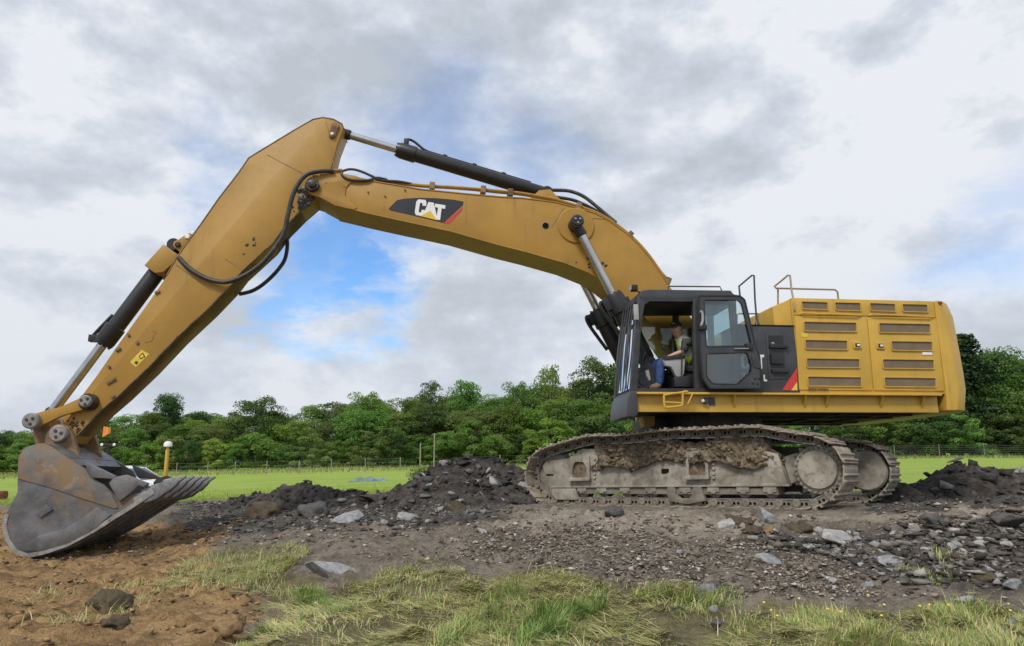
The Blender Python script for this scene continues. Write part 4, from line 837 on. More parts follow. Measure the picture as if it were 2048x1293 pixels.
# ---- counterweight: a thick block whose plan curves round the tail
cx0 = U(1870, 700, HL)[0]; cxe = U(1912, 700, HL)[0]
prof = [U(x, y, HL) for x, y in Z2([(1396, 237), (1462, 236), (1480, 262), (1520, 350), (1560, 560), (1600, 780), (1618, 905), (1608, 1074), (1492, 1074), (1487, 930)])]
mb = MB(); ns = 25; vs = []; k = len(prof)
for i in range(ns):
    l = -HL-.03+(2*HL+.06)*i/(ns-1); t = abs(l)/(HL+.03); bulge = .36*math.sqrt(max(0, 1-t**2.2))+(-.10 if t > .985 else 0)
    vs += [(p[0]-(bulge if j not in (0, k-1, k-2) else 0), l, p[1]) for j, p in enumerate(prof)]
fs = [list(range(k)), [(ns-1)*k+j for j in range(k)][::-1]]
for i in range(ns-1): fs += [[i*k+j, i*k+(j+1) % k, (i+1)*k+(j+1) % k, (i+1)*k+j] for j in range(k)]
cw = mb.add(vs, fs).build('counterweight', M['yellow_clean'], EX, bevel=.03, bang=25, bseg=3)
mb = MB(); mb.box(P(1880, 606, HL+.03), (.07, .05, .05)); mb.build('tail_lamp', mat('lamp_red', (.25, .04, .03), .3), cw, bevel=.01)
# ---- black side panel with lettering
zp = U(1550, 652, HL)[1]; pxf, pxr = U(1478, 700, HL)[0], U(1590, 700, HL)[0]
sp = MB().prism([(pxf, zt+.004), (hx0-.01, zt+.004), (hx0-.01, zp), (pxf, zp)], .9, HL).build('side_panel', M['charcoal'], EX, bevel=.03)
MB().prism([(pxf, zp), (hx0-.01, zp), (hx0-.01, zp+.015), (pxf, zp+.015)], .85, HL+.012).build('panel_cap', M['black'], sp, bevel=.005)
MB().prism(up(Z2([(118, 488), (262, 490), (285, 830), (140, 835)]), HL), HL, HL+.012).build('compartment_door', M['charcoal'], sp, bevel=.01)
MB().prism(up(Z2([(135, 500), (250, 500), (262, 745), (150, 745)]), HL), HL+.012, HL+.015).build('compartment_recess', M['black'], sp)
for q in ([(140, 570), (275, 575), (285, 600), (142, 598)], [(155, 755), (290, 760), (292, 785), (158, 785)], [(150, 640), (240, 640), (245, 720), (155, 720)]): MB().prism(rnd(up(Z2(q), HL), .02), HL+.01, HL+.06).build('compartment_handle', M['black'], sp, bevel=.008)
mb = MB(); disc(mb, U(*Z2([(165, 565)])[0], HL), HL+.012, HL+.07, .025, 14); mb.build('compartment_lock', M['steel'], sp)
decal(Z2([(245, 914), (358, 745), (358, 850), (310, 916)]), HL, 'stripe', M['red'], sp); decal(Z2([(313, 916), (358, 852), (360, 917)]), HL, 'stripe', M['logo_yellow'], sp)
def let(polys, nm='lettering'): return letters(nm, polys, HL+.002, M['white'], sp)
let([[(1482, 713), (1486, 709), (1494, 709), (1498, 713), (1498, 719), (1493, 719), (1492, 714), (1488, 714), (1487, 718), (1482, 719)], [(1482, 719), (1487, 718), (1488, 732), (1483, 734)], [(1483, 734), (1488, 732), (1492, 733), (1493, 728), (1498, 728), (1498, 734), (1494, 738), (1487, 738)]])
let([[(1503, 709), (1509, 709), (1516, 738), (1511, 738), (1509, 731), (1503, 731), (1502, 738), (1497, 738)]])
let([[(1512, 710), (1528, 710), (1528, 715), (1523.5, 715), (1524.5, 738), (1519.5, 738), (1518.5, 715), (1512, 715)]])
let([[(1482, 746), (1490, 746), (1491, 750), (1488, 752), (1491, 755), (1491, 760), (1483, 760), (1483, 757.5), (1488, 757.5), (1488, 754), (1485, 753.5), (1485, 751), (1488, 750.5), (1488, 748.5), (1482, 748.5)]])
let([[(1493, 746), (1502, 746), (1502, 748.5), (1498, 760), (1495, 760), (1499, 748.5), (1493, 748.5)]])
let([[(1504, 755), (1508, 746), (1511, 746), (1511, 753), (1513, 753), (1513, 756), (1511, 756), (1511, 760), (1508.5, 760), (1508.5, 756), (1504, 756)]])
let([[(1526.5, 750), (1529.5, 750), (1530, 760), (1534, 760), (1534, 763), (1527.5, 763)]])
# ---- handrails
def rail(pts, l, r=.017, m='charcoal', nm='handrail', parent=EX): return MB().tube([P(x, y, l if not isinstance(l, (list, tuple)) else l[i]) for i, (x, y) in enumerate(pts)], r, 8, 1, smooth=False).build(nm, M[m], parent)
rail([(1514, 650), (1510, 600), (1508, 551), (1504, 551), (1478, 573), (1480, 592)], 1.15)
rail([(1474, 648), (1474, 630), (1478, 628), (1524, 628), (1528, 632), (1529, 648)], .2, .014)
mb = MB().lathe(P(1514, 652, 1.15), P(1514, 640, 1.15), [(0, .05), (.06, .03), (.10, .018)], 12); mb.build('antenna_base', M['black'], EX)
rail([(1589, 622), (1588, 606), (1583, 580), (1580, 551), (1576, 551), (1548, 574), (1552, 577), (1670, 580), (1675, 584), (1677, 602)], [HL+.01, HL, 1.5, 1.45, 1.4, 1.25, 1.2, 1.2, 1.2, 1.2], m='hook')
rail([(1556, 576), (1556, 612)], 1.2, m='hook')
# ---- cab
cab = MB()
KF = .58                                            # far side of the cab
roof_px = [(1278, 590), (1284, 581), (1300, 579), (1462, 581), (1467, 588), (1479, 592), (1480, 598), (1277, 600)]
cab = MB().prism(up(roof_px, KL), KF, KL).build('cab', M['charcoal'], EX, bevel=.02)
cab['label'] = 'black operator cab with open side door'
def bar(px, l0, l1, name='cab_pillar', m='charcoal', bev=.012, parent=None): return MB().prism(up(px, KL), l0, l1).build(name, M[m], parent or cab, bevel=bev)
for (l0, l1) in ((KL-.09, KL), (KF, KF+.08)):
    bar([(1277, 592), (1290, 598), (1283, 640), (1275, 779), (1261, 783), (1267, 690)], l0, l1)
    bar([(1386, 596), (1398, 596), (1401, 779), (1390, 779)], l0, l1)
    bar([(1458, 590), (1472, 592), (1476, 680), (1476, 779), (1466, 779), (1466, 680)], l0, l1)
bar([(1277, 592), (1390, 596), (1390, 604), (1300, 603), (1290, 610), (1284, 640), (1276, 640)], KL-.05, KL-.004, 'door_frame_corner')
bar([(1400, 779), (1401, 700), (1468, 700), (1468, 779)], KL-.07, KL-.03, 'cab_quarter_panel', 'black')
bar([(1401, 700), (1478, 700), (1478, 708), (1401, 708)], KF, KF+.06, 'cab_sill')
fl_ = bar([(1262, 777), (1490, 777), (1490, 786), (1262, 786)], KF, KL-.005, 'cab_floor', 'liner')
bar([(1262, 781), (1276, 781), (1276, 829), (1271, 834), (1252, 834), (1256, 800)], KF, KL, 'cab_skirt', 'charcoal', .02)
bar([(1468, 690), (1474, 690), (1474, 779), (1468, 779)], KF, KL-.09, 'cab_rear_wall', 'liner')
bar([(1278, 722), (1478, 722), (1478, 779), (1274, 779)], KF, KF+.05, 'cab_far_panel', 'liner')
bar([(1290, 600), (1475, 601), (1475, 606), (1290, 606)], KF+.05, KL-.09, 'headliner', 'liner')
MB().prism(up(Z1([(250, 1090), (300, 1075), (305, 1120), (250, 1160)]), KF+.35), KF+.1, KF+.36).build('skirt_step', M['greyplastic'], cab, bevel=.01)
def pane(px, l, name='window_pane', m='glass'): return MB().prism(up(px, l), l-.004, l+.004).build(name, M[m], cab)
pane([(1289, 605), (1385, 604), (1388, 740), (1277, 740)], KF+.02, m='glass_clear'); pane([(1399, 604), (1468, 604), (1480, 700), (1401, 700)], KF+.02, m='glass_clear')
pane([(1399, 602), (1460, 602), (1467, 700), (1402, 700)], KL-.04)
ws = [Vector((*U(1279, 598, KL),)), Vector((*U(1263, 775, KL),))]; mb = MB()
mb.add([(ws[0].x-.02, KF+.07, ws[0].y), (ws[0].x-.02, KL-.09, ws[0].y), (ws[1].x-.02, KL-.09, ws[1].y), (ws[1].x-.02, KF+.07, ws[1].y)], [[0, 1, 2, 3]]); mb.build('windscreen', M['glass'], cab)
mb = MB(); wr = MB()
for l in (KF+.2, KF+.36, KF+.52, KF+.68, KF+.84): mb.tube([(ws[0].x+.03, l, ws[0].y), (ws[0].x*.5+ws[1].x*.5+.06, l, (ws[0].y+ws[1].y)/2), (ws[1].x+.04, l, ws[1].y)], .012, 6, 3)
mb.build('front_guard', M['charcoal'], cab)
MB().tube([(ws[1].x+.05, KL-.15, ws[1].y), (ws[0].x*.45+ws[1].x*.55+.06, KL-.30, ws[0].y*.45+ws[1].y*.55), (ws[0].x+.05, KL-.42, ws[0].y-.2)], .014, 6, 3).build('wiper', M['black'], cab)
rail([(1335, 583), (1337, 573), (1440, 574), (1444, 583)], KL-.12, .012, 'black', 'roof_rail', cab)
MB().box(P(1268, 577, KL-.1), (.10, .14, .10)).build('work_lamp', M['black'], cab, bevel=.012); rail([(1270, 580), (1283, 588)], KL-.1, .014, 'black', 'lamp_arm', cab)
mb = MB(); c = P(1266, 577, KL-.1); mb.box((c[0]+.05, c[1], c[2]), (.012, .11, .08)); mb.build('lamp_lens', M['greyplastic'], cab)
MB().box(P(1272, 625, KL+.06), (.08, .05, .27)).build('mirror', M['greyplastic'], cab, bevel=.012); rail([(1278, 612), (1270, 612)], KL+.03, .012, 'black', 'mirror_arm', cab)
# open door, swung back flat along the side
DLn = KL+.10
door_o = rnd(up(Z1([(872, 207), (1205, 207), (1250, 240), (1295, 430), (1335, 610), (1372, 705), (1384, 940), (1375, 963), (960, 963), (905, 885), (880, 640)]), DLn), .04, 2)
w1 = Z1([(915, 242), (1192, 242), (1222, 272), (1303, 598), (1290, 618), (932, 626)]); w2 = Z1([(934, 676), (1268, 665), (1302, 765), (1302, 825), (1190, 930), (985, 926), (936, 866)])
def plate_holes(outer, holes, l0, l1, name, m, parent):              # flat plate with window openings, filled then extruded
    bm = bmesh.new(); eds = []
    for lp in [outer]+holes:
        vs = [bm.verts.new((p[0], l0, p[1])) for p in lp]; eds += [bm.edges.new((vs[i], vs[(i+1) % len(vs)])) for i in range(len(vs))]
    r = bmesh.ops.triangle_fill(bm, use_beauty=True, edges=eds, use_dissolve=False); fc = [f for f in r['geom'] if isinstance(f, bmesh.types.BMFace)]
    e = bmesh.ops.extrude_face_region(bm, geom=fc); bmesh.ops.translate(bm, verts=[v for v in e['geom'] if isinstance(v, bmesh.types.BMVert)], vec=(0, l1-l0, 0))
    bmesh.ops.recalc_face_normals(bm, faces=bm.faces); me = bpy.data.meshes.new(name); bm.to_mesh(me); bm.free(); me.materials.append(m)
    return link(bpy.data.objects.new(name, finish(me)), parent)
h1, h2 = rnd(up(w1, DLn), .04, 2), rnd(up(w2, DLn), .04, 2)
dr = plate_holes(door_o, [h1, h2], DLn-.03, DLn+.02, 'cab_door', M['charcoal'], EX)
for h in (h1, h2):
    MB().ring(h, inset(h, .014), DLn+.018, DLn+.028).build('window_seal', M['black'], dr); MB().prism(h, DLn-.008, DLn-.002).build('door_pane', M['glass'], dr)
MB().ring(door_o, inset(door_o, .022), DLn+.018, DLn+.030).build('door_rim', M['black'], dr)
MB().tube([P(*p, DLn+.06) for p in Z1([(890, 340), (905, 345), (912, 400), (900, 445), (885, 455)])], .022, 8, 4).build('grab_handle', M['greyplastic'], dr)
MB().box(P(*Z1([(910, 465)])[0], DLn+.05), (.14, .06, .09)).build('door_latch', M['black'], dr, bevel=.015)
MB().tube([P(*Z1([(1165, 640)])[0], DLn+.03), P(*Z1([(1280, 638)])[0], DLn+.05)], .014, 8, 1).build('latch_rod', M['chrome'], dr)
MB().box(P(*Z1([(1290, 622)])[0], DLn+.03), (.12, .05, .12)).build('striker', M['black'], dr, bevel=.015)
mb = MB()
for a in ((1312, 918), (1350, 922), (1330, 880), (1360, 880)): disc(mb, U(*Z1([a])[0], DLn), DLn+.018, DLn+.03, .022, 10, lip=.004)
mb.build('door_bolt', M['black'], dr)['kind'] = 'stuff'
MB().prism(rnd(up(Z1([(1296, 690), (1345, 700), (1368, 740), (1365, 800), (1320, 790), (1306, 740)]), DLn), .02), DLn+.018, DLn+.035).build('hinge_cover', M['charcoal'], dr, bevel=.006)
# interior
seatp = lambda px, l0, l1, nm, m='seat', bev=.03: MB().prism(up(px, (l0+l1)/2), l0, l1).build(nm, M[m], cab, bevel=bev)
seatp([(1378, 672), (1390, 668), (1396, 735), (1390, 742), (1378, 738)], .88, 1.32, 'seat_back'); seatp([(1340, 733), (1388, 736), (1390, 748), (1342, 747)], .86, 1.34, 'seat_cushion'); seatp([(1380, 655), (1388, 654), (1390, 668), (1381, 669)], .98, 1.24, 'headrest')
seatp([(1345, 747), (1388, 747), (1392, 777), (1340, 777)], .92, 1.30, 'seat_base', 'liner')
seatp(Z1([(588, 728), (640, 705), (765, 700), (752, 840), (738, 872), (690, 868), (650, 790), (600, 778)]), 1.36, 1.47, 'armrest_console', 'greyplastic', .02)
seatp([(1328, 714), (1368, 711), (1368, 718), (1326, 722)], 1.34, 1.49, 'armrest_pad', 'black', .015); seatp([(1326, 716), (1366, 712), (1364, 750), (1350, 752), (1334, 732)], .70, .80, 'armrest_console', 'greyplastic', .02)
seatp([(1345, 755), (1384, 752), (1388, 776), (1346, 776)], 1.33, 1.50, 'seat_suspension', 'black', .02)
for l in (1.42, .75): MB().tube([P(1334, 716, l), P(1332, 706, l), P(1328, 698, l)], .016, 8, 3).lathe(P(1329, 702, l), P(1326, 694, l), [(0, .02), (.05, .035), (.09, .025), (.10, .01)], 10).build('joystick', M['black'], cab)
seatp([(1276, 738), (1292, 728), (1300, 745), (1302, 777), (1275, 777)], .75, 1.25, 'front_console', 'liner', .03)
mb = MB().lathe(P(1286, 762, 1.26), (P(1286, 762, 1.26)[0], 2, P(1286, 762, 1.26)[2]), [(0, .14), (.03, .14), (.03, .09), (.05, .085)], 20); mb.build('blower_grille', M['black'], cab)
seatp([(1290, 742), (1297, 740), (1301, 760), (1294, 764)], 1.27, 1.31, 'console_trim', 'greyplastic', .01)
for l, a in ((1.10, [(1285, 735), (1288, 712), (1293, 704)]), (.95, [(1290, 735), (1284, 715), (1280, 702)]), (1.2, [(1283, 745), (1281, 720), (1278, 705)])): MB().tube([P(x, y, l) for x, y in a], .013, 8, 4).build('travel_lever', M['black'], cab)
rail([(1372, 688), (1388, 688)], 1.40, .012, 'black', 'seat_rail', cab); rail([(1363, 752), (1364, 690), (1366, 676)], 1.5, .010, 'black', 'belt_bar', cab)
# ------------------------------------------------------------------ crawler tracks (built in the track frame, turned under the swung body)
GH = GAUGE/2; LP = GH+LINKH
path_px = [(1110, 1000), (1140, 1002), (1176, 1002), (1252, 1003), (1363, 1004.5), (1453, 1006), (1554, 1006), (1625, 1004.5), (1648, 999), (1672, 984), (1686, 960), (1686, 930), (1674, 905), (1651, 886.5), (1620, 881), (1584, 876), (1550, 870.5), (1518, 864.5), (1485, 866), (1452, 867.5), (1420, 869), (1392, 870), (1363, 870), (1335, 871.5), (1309, 874), (1282, 877.6), (1256, 880.5), (1230, 881.5), (1208, 881), (1182, 883), (1137, 895), (1114, 902), (1090, 911), (1076, 926), (1071, 952), (1076, 975), (1088, 989)]
pth = [Vector(T(x, y, LP)) for x, y in path_px]
for i in range(1, 8): pth[i].y = PINH
closed = []
for i in range(len(pth)):
    a, b, c, d = pth[i-1], pth[i], pth[(i+1) % len(pth)], pth[(i+2) % len(pth)]
    for k in range(8): t = k/8; closed.append(.5*((2*b)+(c-a)*t+(2*a-5*b+4*c-d)*t*t+(3*b-a-3*c+d)*t**3))
cum = [0]
for a, b in zip(closed, closed[1:]+closed[:1]): cum.append(cum[-1]+(b-a).length)
NL = round(cum[-1]/.2604); pitch = cum[-1]/NL
def at_s(s):
    s %= cum[-1]; i = min(int(np.searchsorted(cum, s, 'right'))-1, len(closed)-1); t = (s-cum[i])/(cum[i+1]-cum[i]); return closed[i].lerp(closed[(i+1) % len(closed)], t)
pins = [at_s(i*pitch) for i in range(NL)]
def padmesh():                                       # x along the chain, z outwards (negative side is the rail)
    p = .5*pitch; prof = [(-p-.012, .088), (-p+.02, .062), (p-.05, .062), (p-.012, .048), (p+.012, .050), (p+.010, .066), (p-.035, .080), (p-.04, .084), (.022, .084), (.016, .116), (-.008, .116), (-.016, .084), (-p+.062, .084), (-p+.055, .122), (-p+.028, .122), (-p+.020, .090), (-p+.005, .100)]
    return MB().prism([(x, z) for x, z in prof], -.385, .385).mesh('track_shoe', M['trackpad'], bevel=.005, bseg=1)
def linkmesh():
    mb = MB(); p = pitch*.5
    for s in (1, -1):
        body = rnd([(-p-.05, -.055), (p-.05, -.055), (p+.045, -.045), (p+.055, .05), (p-.02, .062), (-p+.03, .062), (-p-.05, .045)], .03, 2)
        mb.prism(body, s*.085, s*.125)
        for x in (-.055, .012): mb.prism(rnd([(x-.02, -.012), (x+.02, -.012), (x+.02, .034), (x-.02, .034)], .015, 2), s*.124, s*.128, 1)  # dark pads painting the shade of the two link holes
        mb.lathe((p, s*.08, 0), (p, s*1, 0), [(0, .062), (.062, .062), (.068, .054), (.068, .022), (.062, .018)], 16); mb.prism(rnd([(-p-.05, -.062), (p+.05, -.062), (p+.05, -.05), (-p-.05, -.05)], .004, 1), s*.075, s*.135, 2)
    return mb.mesh('track_link', [M['track'], M['dark'], M['edge']], bevel=0)
PADM, LNKM = padmesh(), linkmesh()
def place(o, parent, f_, l, h, ang):                 # ang: direction of travel in the (forward, up) plane
    c, s = math.cos(ang), math.sin(ang); X = Vector((c, 0, s)); Zo = Vector((-s, 0, c)); Yv = Zo.cross(X)
    m = Matrix(((X.x, Yv.x, Zo.x, f_), (X.y, Yv.y, Zo.y, l), (X.z, Yv.z, Zo.z, h), (0, 0, 0, 1))); o.matrix_local = TROT@m; return o
ROL = [1164.6, 1204, 1251, 1302, 1371, 1427.5, 1486.7, 1541]
spc = Vector(T(1636, 940, LP)); 
ipts = [p for p in pins if p.x > 2.0]; idc = Vector((max(p.x for p in pins)-.46, .57))
def tk(mb, name, m, parent, **kw): kw['xf'] = TROT; return mb.build(name, m, parent, **kw)
def crawler(s):                                      # s=+1 near track, -1 far track; everything mirrored in l
    S = lambda a, b: (s*a, s*b)
    # roller frame
    fp = [T(x, y, LP) for x, y in ((1086, 932), (1094, 922), (1138, 917), (1165, 898), (1500, 896), (1556, 908), (1576, 970), (1380, 971), (1150, 973), (1098, 974))]
    top = max(p[1] for p in fp); mb = MB().prism(fp, *S(GH-.22, LP+.02)); fr = tk(mb, 'track_frame', M['frame'], EX, bevel=.02)
    fx0, fz0 = T(1176, 900, LP); fx1, fz1 = T(1560, 905, LP)
    tk(MB().prism([T(x, y, LP) for x, y in ((1560, 914), (1592, 905), (1592, 962), (1577, 969))], *S(GH-.20, LP-.10)), 'sprocket_arm', M['frame'], fr, bevel=.02)
    if s > 0:
        tk(MB().prism([T(x, y, LP+.03) for x, y in ((1098, 974.5), (1150, 974.5), (1156, 1000), (1112, 1000), (1104, 990))], LP-.08, LP+.03), 'idler_guard', M['frame'], fr, bevel=.012)
        tk(MB().prism([T(x, y, LP) for x, y in ((1104, 972), (1580, 969), (1580, 973), (1104, 976))], LP-.1, LP+.045), 'frame_rail', M['frame'], fr, bevel=.006)
        for q in (((1141, 913), (1179, 912), (1181, 962), (1141, 963)), ((1373, 904), (1417, 901), (1418, 958), (1372, 960))):
            o = rnd([T(x, y, LP+.05) for x, y in q], .02, 2); x_ = [a for a, b in q]; y_ = [b for a, b in q]; w = x_[1]-x_[0]; h = y_[3]-y_[0]
            iq = [(x_[0]+w*.13, y_[0]+h*.45), (x_[0]+w*.26, y_[0]+h*.22), (x_[0]+w*.70, y_[0]+h*.22), (x_[0]+w*.88, y_[0]+h*.48), (x_[0]+w*.88, y_[0]+h*.84), (x_[0]+w*.12, y_[0]+h*.86)]; il = rnd([T(x, y, LP+.05) for x, y in iq], .03, 2)
            bm_o = plate_holes(o, [il], LP+.01, LP+.07, 'step_housing', M['frame'], fr); bm_o.data.transform(TROT)
            tk(MB().prism(il, LP+.02, LP+.026), 'step_recess', M['mud'], fr); tk(MB().prism([T(x, y, LP+.05) for x, y in ((x_[0]-1, y_[0]+h*.88), (x_[1]+3, y_[0]+h*.86), (x_[1]+3, y_[0]+h*.98), (x_[0]-1, y_[0]+h))], LP+.01, LP+.12), 'step_ledge', M['frame'], fr, bevel=.01)
        tk(MB().prism([T(x, y, LP) for x, y in ((1324, 938), (1339, 938), (1339, 945), (1333, 948), (1324, 948))], LP+.018, LP+.024), 'painted_frame_hole', M['dark'], fr); tk(MB().prism([T(x, y, LP) for x, y in ((1094, 948.5), (1108, 948.5), (1108, 952), (1094, 952))], LP+.018, LP+.024), 'painted_frame_slot', M['dark'], fr)  # black plates painting the shade of a hole and a slot
        for x in (1428, 1190): 
            for y in (918, 928, 938, 948, 956): mb = MB(); disc(mb, T(x, y, LP+.02), LP+.015, LP+.05, .026, 8, lip=.006); tk(mb, 'frame_bolt', M['frame'], fr)
        # earth packed on the sloping top of the frame
        rg = np.random.default_rng(4); nu, nv = 150, 26; V = []
        for j in range(nv):
            for i in range(nu):
                u, v = i/(nu-1), j/(nv-1); x = fx0+(fx1-fx0)*u; edge = min(1, min(u, 1-u)*12)
                lowz = T(1300, 934+8*math.sin(u*9)+5*math.sin(u*23+1), LP)[1]; hiz = T(1300, 887, LP)[1]+.02*math.sin(u*17)
                V.append((x, LP+.085-.05*v-.10*(1-edge), lowz+(hiz-lowz)*v*(.3+.7*edge)))
        V = np.array(V); nz = fbm(V[:, 0], V[:, 2], 3.0, 5, 3)*.07+np.abs(fbm(V[:, 0], V[:, 2], 7, 4, 8))*.10+fbm(V[:, 0], V[:, 2], 20, 3, 5)*.03; vv = np.repeat(np.linspace(0, 1, nv), nu)
        V[:, 1] += (nz-.02)*(vv > .01)-.12*(vv < .01); V[:, 2] += nz*.6
        i = np.arange(nu*nv).reshape(nv, nu); Q = np.stack([i[:-1, :-1], i[:-1, 1:], i[1:, 1:], i[1:, :-1]], -1).reshape(-1, 4); me = raw_mesh('packed_mud', V, Q, None, [M['mud']]); me.transform(TROT); tag(link(bpy.data.objects.new('packed_mud', me), fr), None, kind='stuff')
        ps = [rock_arrays(700+k, (1.1, .8, .8), 9) for k in range(5)]; VV = []; TT = []; CC = []; nb = 0                  # crumbs clinging to it
        for j in rg.integers(0, len(V), 420):
            V0, T0 = ps[rg.integers(5)]; s_ = .02+.075*rg.random()**2.5; VV.append(V0*s_*1.4+V[j]+np.array([0, .01, 0])); TT.append(T0+nb); nb += len(V0); CC.append(np.tile(np.array([.165, .125, .085])*rg.uniform(.5, 1.5), (len(V0), 1)))
        me = raw_mesh('mud_crumbs', np.concatenate(VV), None, np.concatenate(TT), [M['vstone']], colors=np.concatenate(CC)); me.transform(TROT); link(bpy.data.objects.new('mud_crumbs', me), fr)['kind'] = 'stuff'
        g = [T(x, y, LP+.05) for x, y in ((1335, 975), (1342, 974), (1351, 976), (1352, 988), (1360, 997), (1378, 997), (1384, 990), (1385, 975), (1402, 974), (1410, 1000), (1412, 1002), (1376, 1009), (1338, 1003), (1335, 990))]
        tk(MB().prism(g, LP-.04, LP+.06), 'roller_guard', M['track'], fr, bevel=.012)
    tk(MB().prism([T(x, y, LP) for x, y in ((1130, 905), (1160, 893), (1600, 893), (1600, 985), (1130, 990))], *S(GH-.24, GH-.19)), 'void_shade_plate', M['under'], fr)  # added sheet, coloured dark for the shaded void behind the rollers
    for x in ROL:
        c = T(x, 980, LP); rc = (c[0], PINH+.062+.135); mb = MB().prism([(rc[0]-.105, rc[1]+.10), (rc[0]+.105, rc[1]+.10), (rc[0]+.10, rc[1]-.04), (rc[0]+.05, rc[1]-.035), (rc[0]+.03, rc[1]-.065), (rc[0]-.03, rc[1]-.065), (rc[0]-.05, rc[1]-.035), (rc[0]-.10, rc[1]-.04)], *S(GH+.10, LP+.03)); tk(mb, 'roller_bracket', M['frame'], fr, bevel=.01)
        mb = MB().lathe((rc[0]-.0, s*(GH-.16), rc[1]), (rc[0], s*(GH+9), rc[1]), [(0, .11), (.04, .128), (.06, .11), (.20, .11), (.22, .128), (.245, .128), (.25, .09)], 24); tk(mb, 'track_roller', M['track'], fr)
    for x, y in ((1198, 897), (1516, 886)):
        c = T(x, y, LP); mb = MB().lathe((c[0], s*(GH-.15), c[1]), (c[0], s*9, c[1]), [(0, .10), (.29, .10), (.31, .085)], 22); tk(mb, 'carrier_roller', M['track'], fr)
    # sprocket and idler
    mb = MB(); nt = 18; o = []
    for k in range(nt*2): a = math.pi*k/nt; r = .44 if k % 2 else .36; o.append((spc.x+r*math.cos(a), spc.y+r*math.sin(a)))
    mb.prism(o, *S(GH-.04, GH+.04)); sp_ = tk(mb, 'sprocket', M['track'], EX, bevel=.01)
    mb = MB().lathe((spc.x, s*(GH-.1), spc.y), (spc.x, s*9, spc.y), [(0, .36), (.17, .36), (.18, .345), (.24, .345), (.245, .29), (.27, .285), (.29, .27)], 44); tk(mb, 'final_drive_cover', M['frame'], sp_)
    mb = MB()
    for k in range(26): a = 2*math.pi*k/26; disc(mb, (spc.x+.318*math.cos(a), spc.y+.318*math.sin(a)), *S(GH+.14, GH+.165), .019, 7, lip=.005)
    tk(mb, 'cover_bolt', M['track'], sp_)['kind'] = 'stuff'
    if s < 0:
        mb = MB().lathe((spc.x, s*(GH-.28), spc.y), (spc.x, -9, spc.y), [(0, .33), (.03, .36), (.2, .36)], 40); tk(mb, 'motor_guard', M['frame'], sp_)
    mb = MB().lathe((idc.x, s*(GH-.11), idc.y), (idc.x, s*9, idc.y), [(0, .34), (.02, .40), (.08, .40), (.085, .435), (.135, .435), (.14, .40), (.20, .40), (.22, .34)], 36); tk(mb, 'idler', M['track'], EX)
    # chain: one link and one shoe per pitch
    ch = tk(MB().box((0, s*GH, .30), (3.6, .30, .10)), 'track_chain_guide', M['track'], EX)
    ch.name = 'crawler_track'
    for i in range(NL):
        a, b = pins[i], pins[(i+1) % NL]; c = (a+b)/2; ang = math.atan2(b.y-a.y, b.x-a.x)
        # the path runs rearwards along the bottom, so 'outwards' is on the ground side there
        for nm, me in (('track_link', LNKM), ('track_shoe', PADM)):
            o = link(bpy.data.objects.new(nm, me), ch); place(o, ch, c.x, s*GH, c.y, ang+random.uniform(-.02, .02)*(nm == 'track_shoe'))
    return fr
crawler(1); crawler(-1)
tk(MB().box((0, 0, .78), (1.9, 2*GH-.4, .34)).box((1.1, 0, .75), (.5, 2*GH-.4, .26)).box((-1.1, 0, .75), (.5, 2*GH-.4, .26)), 'car_body', M['frame'], EX, bevel=.05)
# ------------------------------------------------------------------ the operator, seated in the cab
def sk_mesh(name, nodes, edges, root=0, sub=2):
    me = bpy.data.meshes.new(name); me.from_pydata([n[0] for n in nodes], edges, []); o = bpy.data.objects.new(name, me); COL.objects.link(o)
    sk = o.modifiers.new('skin', 'SKIN'); sk.use_smooth_shade = True; sk.branch_smoothing = .6
    lay = me.skin_vertices[0].data if me.skin_vertices else None
    if lay is None:
        bm = bmesh.new(); bm.from_mesh(me); bm.verts.layers.skin.verify(); bm.to_mesh(me); bm.free(); lay = me.skin_vertices[0].data
    for i, n in enumerate(nodes): lay[i].radius = (n[1], n[2] if len(n) > 2 else n[1]); lay[i].use_root = (i == root)
    ss = o.modifiers.new('sub', 'SUBSURF'); ss.levels = sub; ss.render_levels = sub
    dg = bpy.context.evaluated_depsgraph_get(); r = bpy.data.meshes.new_from_object(o.evaluated_get(dg)); bpy.data.objects.remove(o); return r
M['skin'] = mat('skin', (.55, .31, .22), .55, var=.08, vscale=14); M['hair'] = mat('dark_hair', (.02, .015, .012), .7)
M['cap'] = mat('black_cap', (.012, .012, .014), .85, var=.2); M['vest'] = mat('hivis_vest', (.66, .82, .07), .7, var=.1, vscale=16); M['tape'] = mat('silver_tape', (.55, .56, .55), .35, var=.08)
M['shirt'] = mat('charcoal_shirt', (.05, .05, .055), .9, var=.2, vscale=18); M['jeans'] = mat('blue_jeans', (.035, .075, .21), .85, var=.25, vscale=14); M['boot'] = mat('tan_boot', (.20, .14, .09), .8, var=.2, vscale=15)
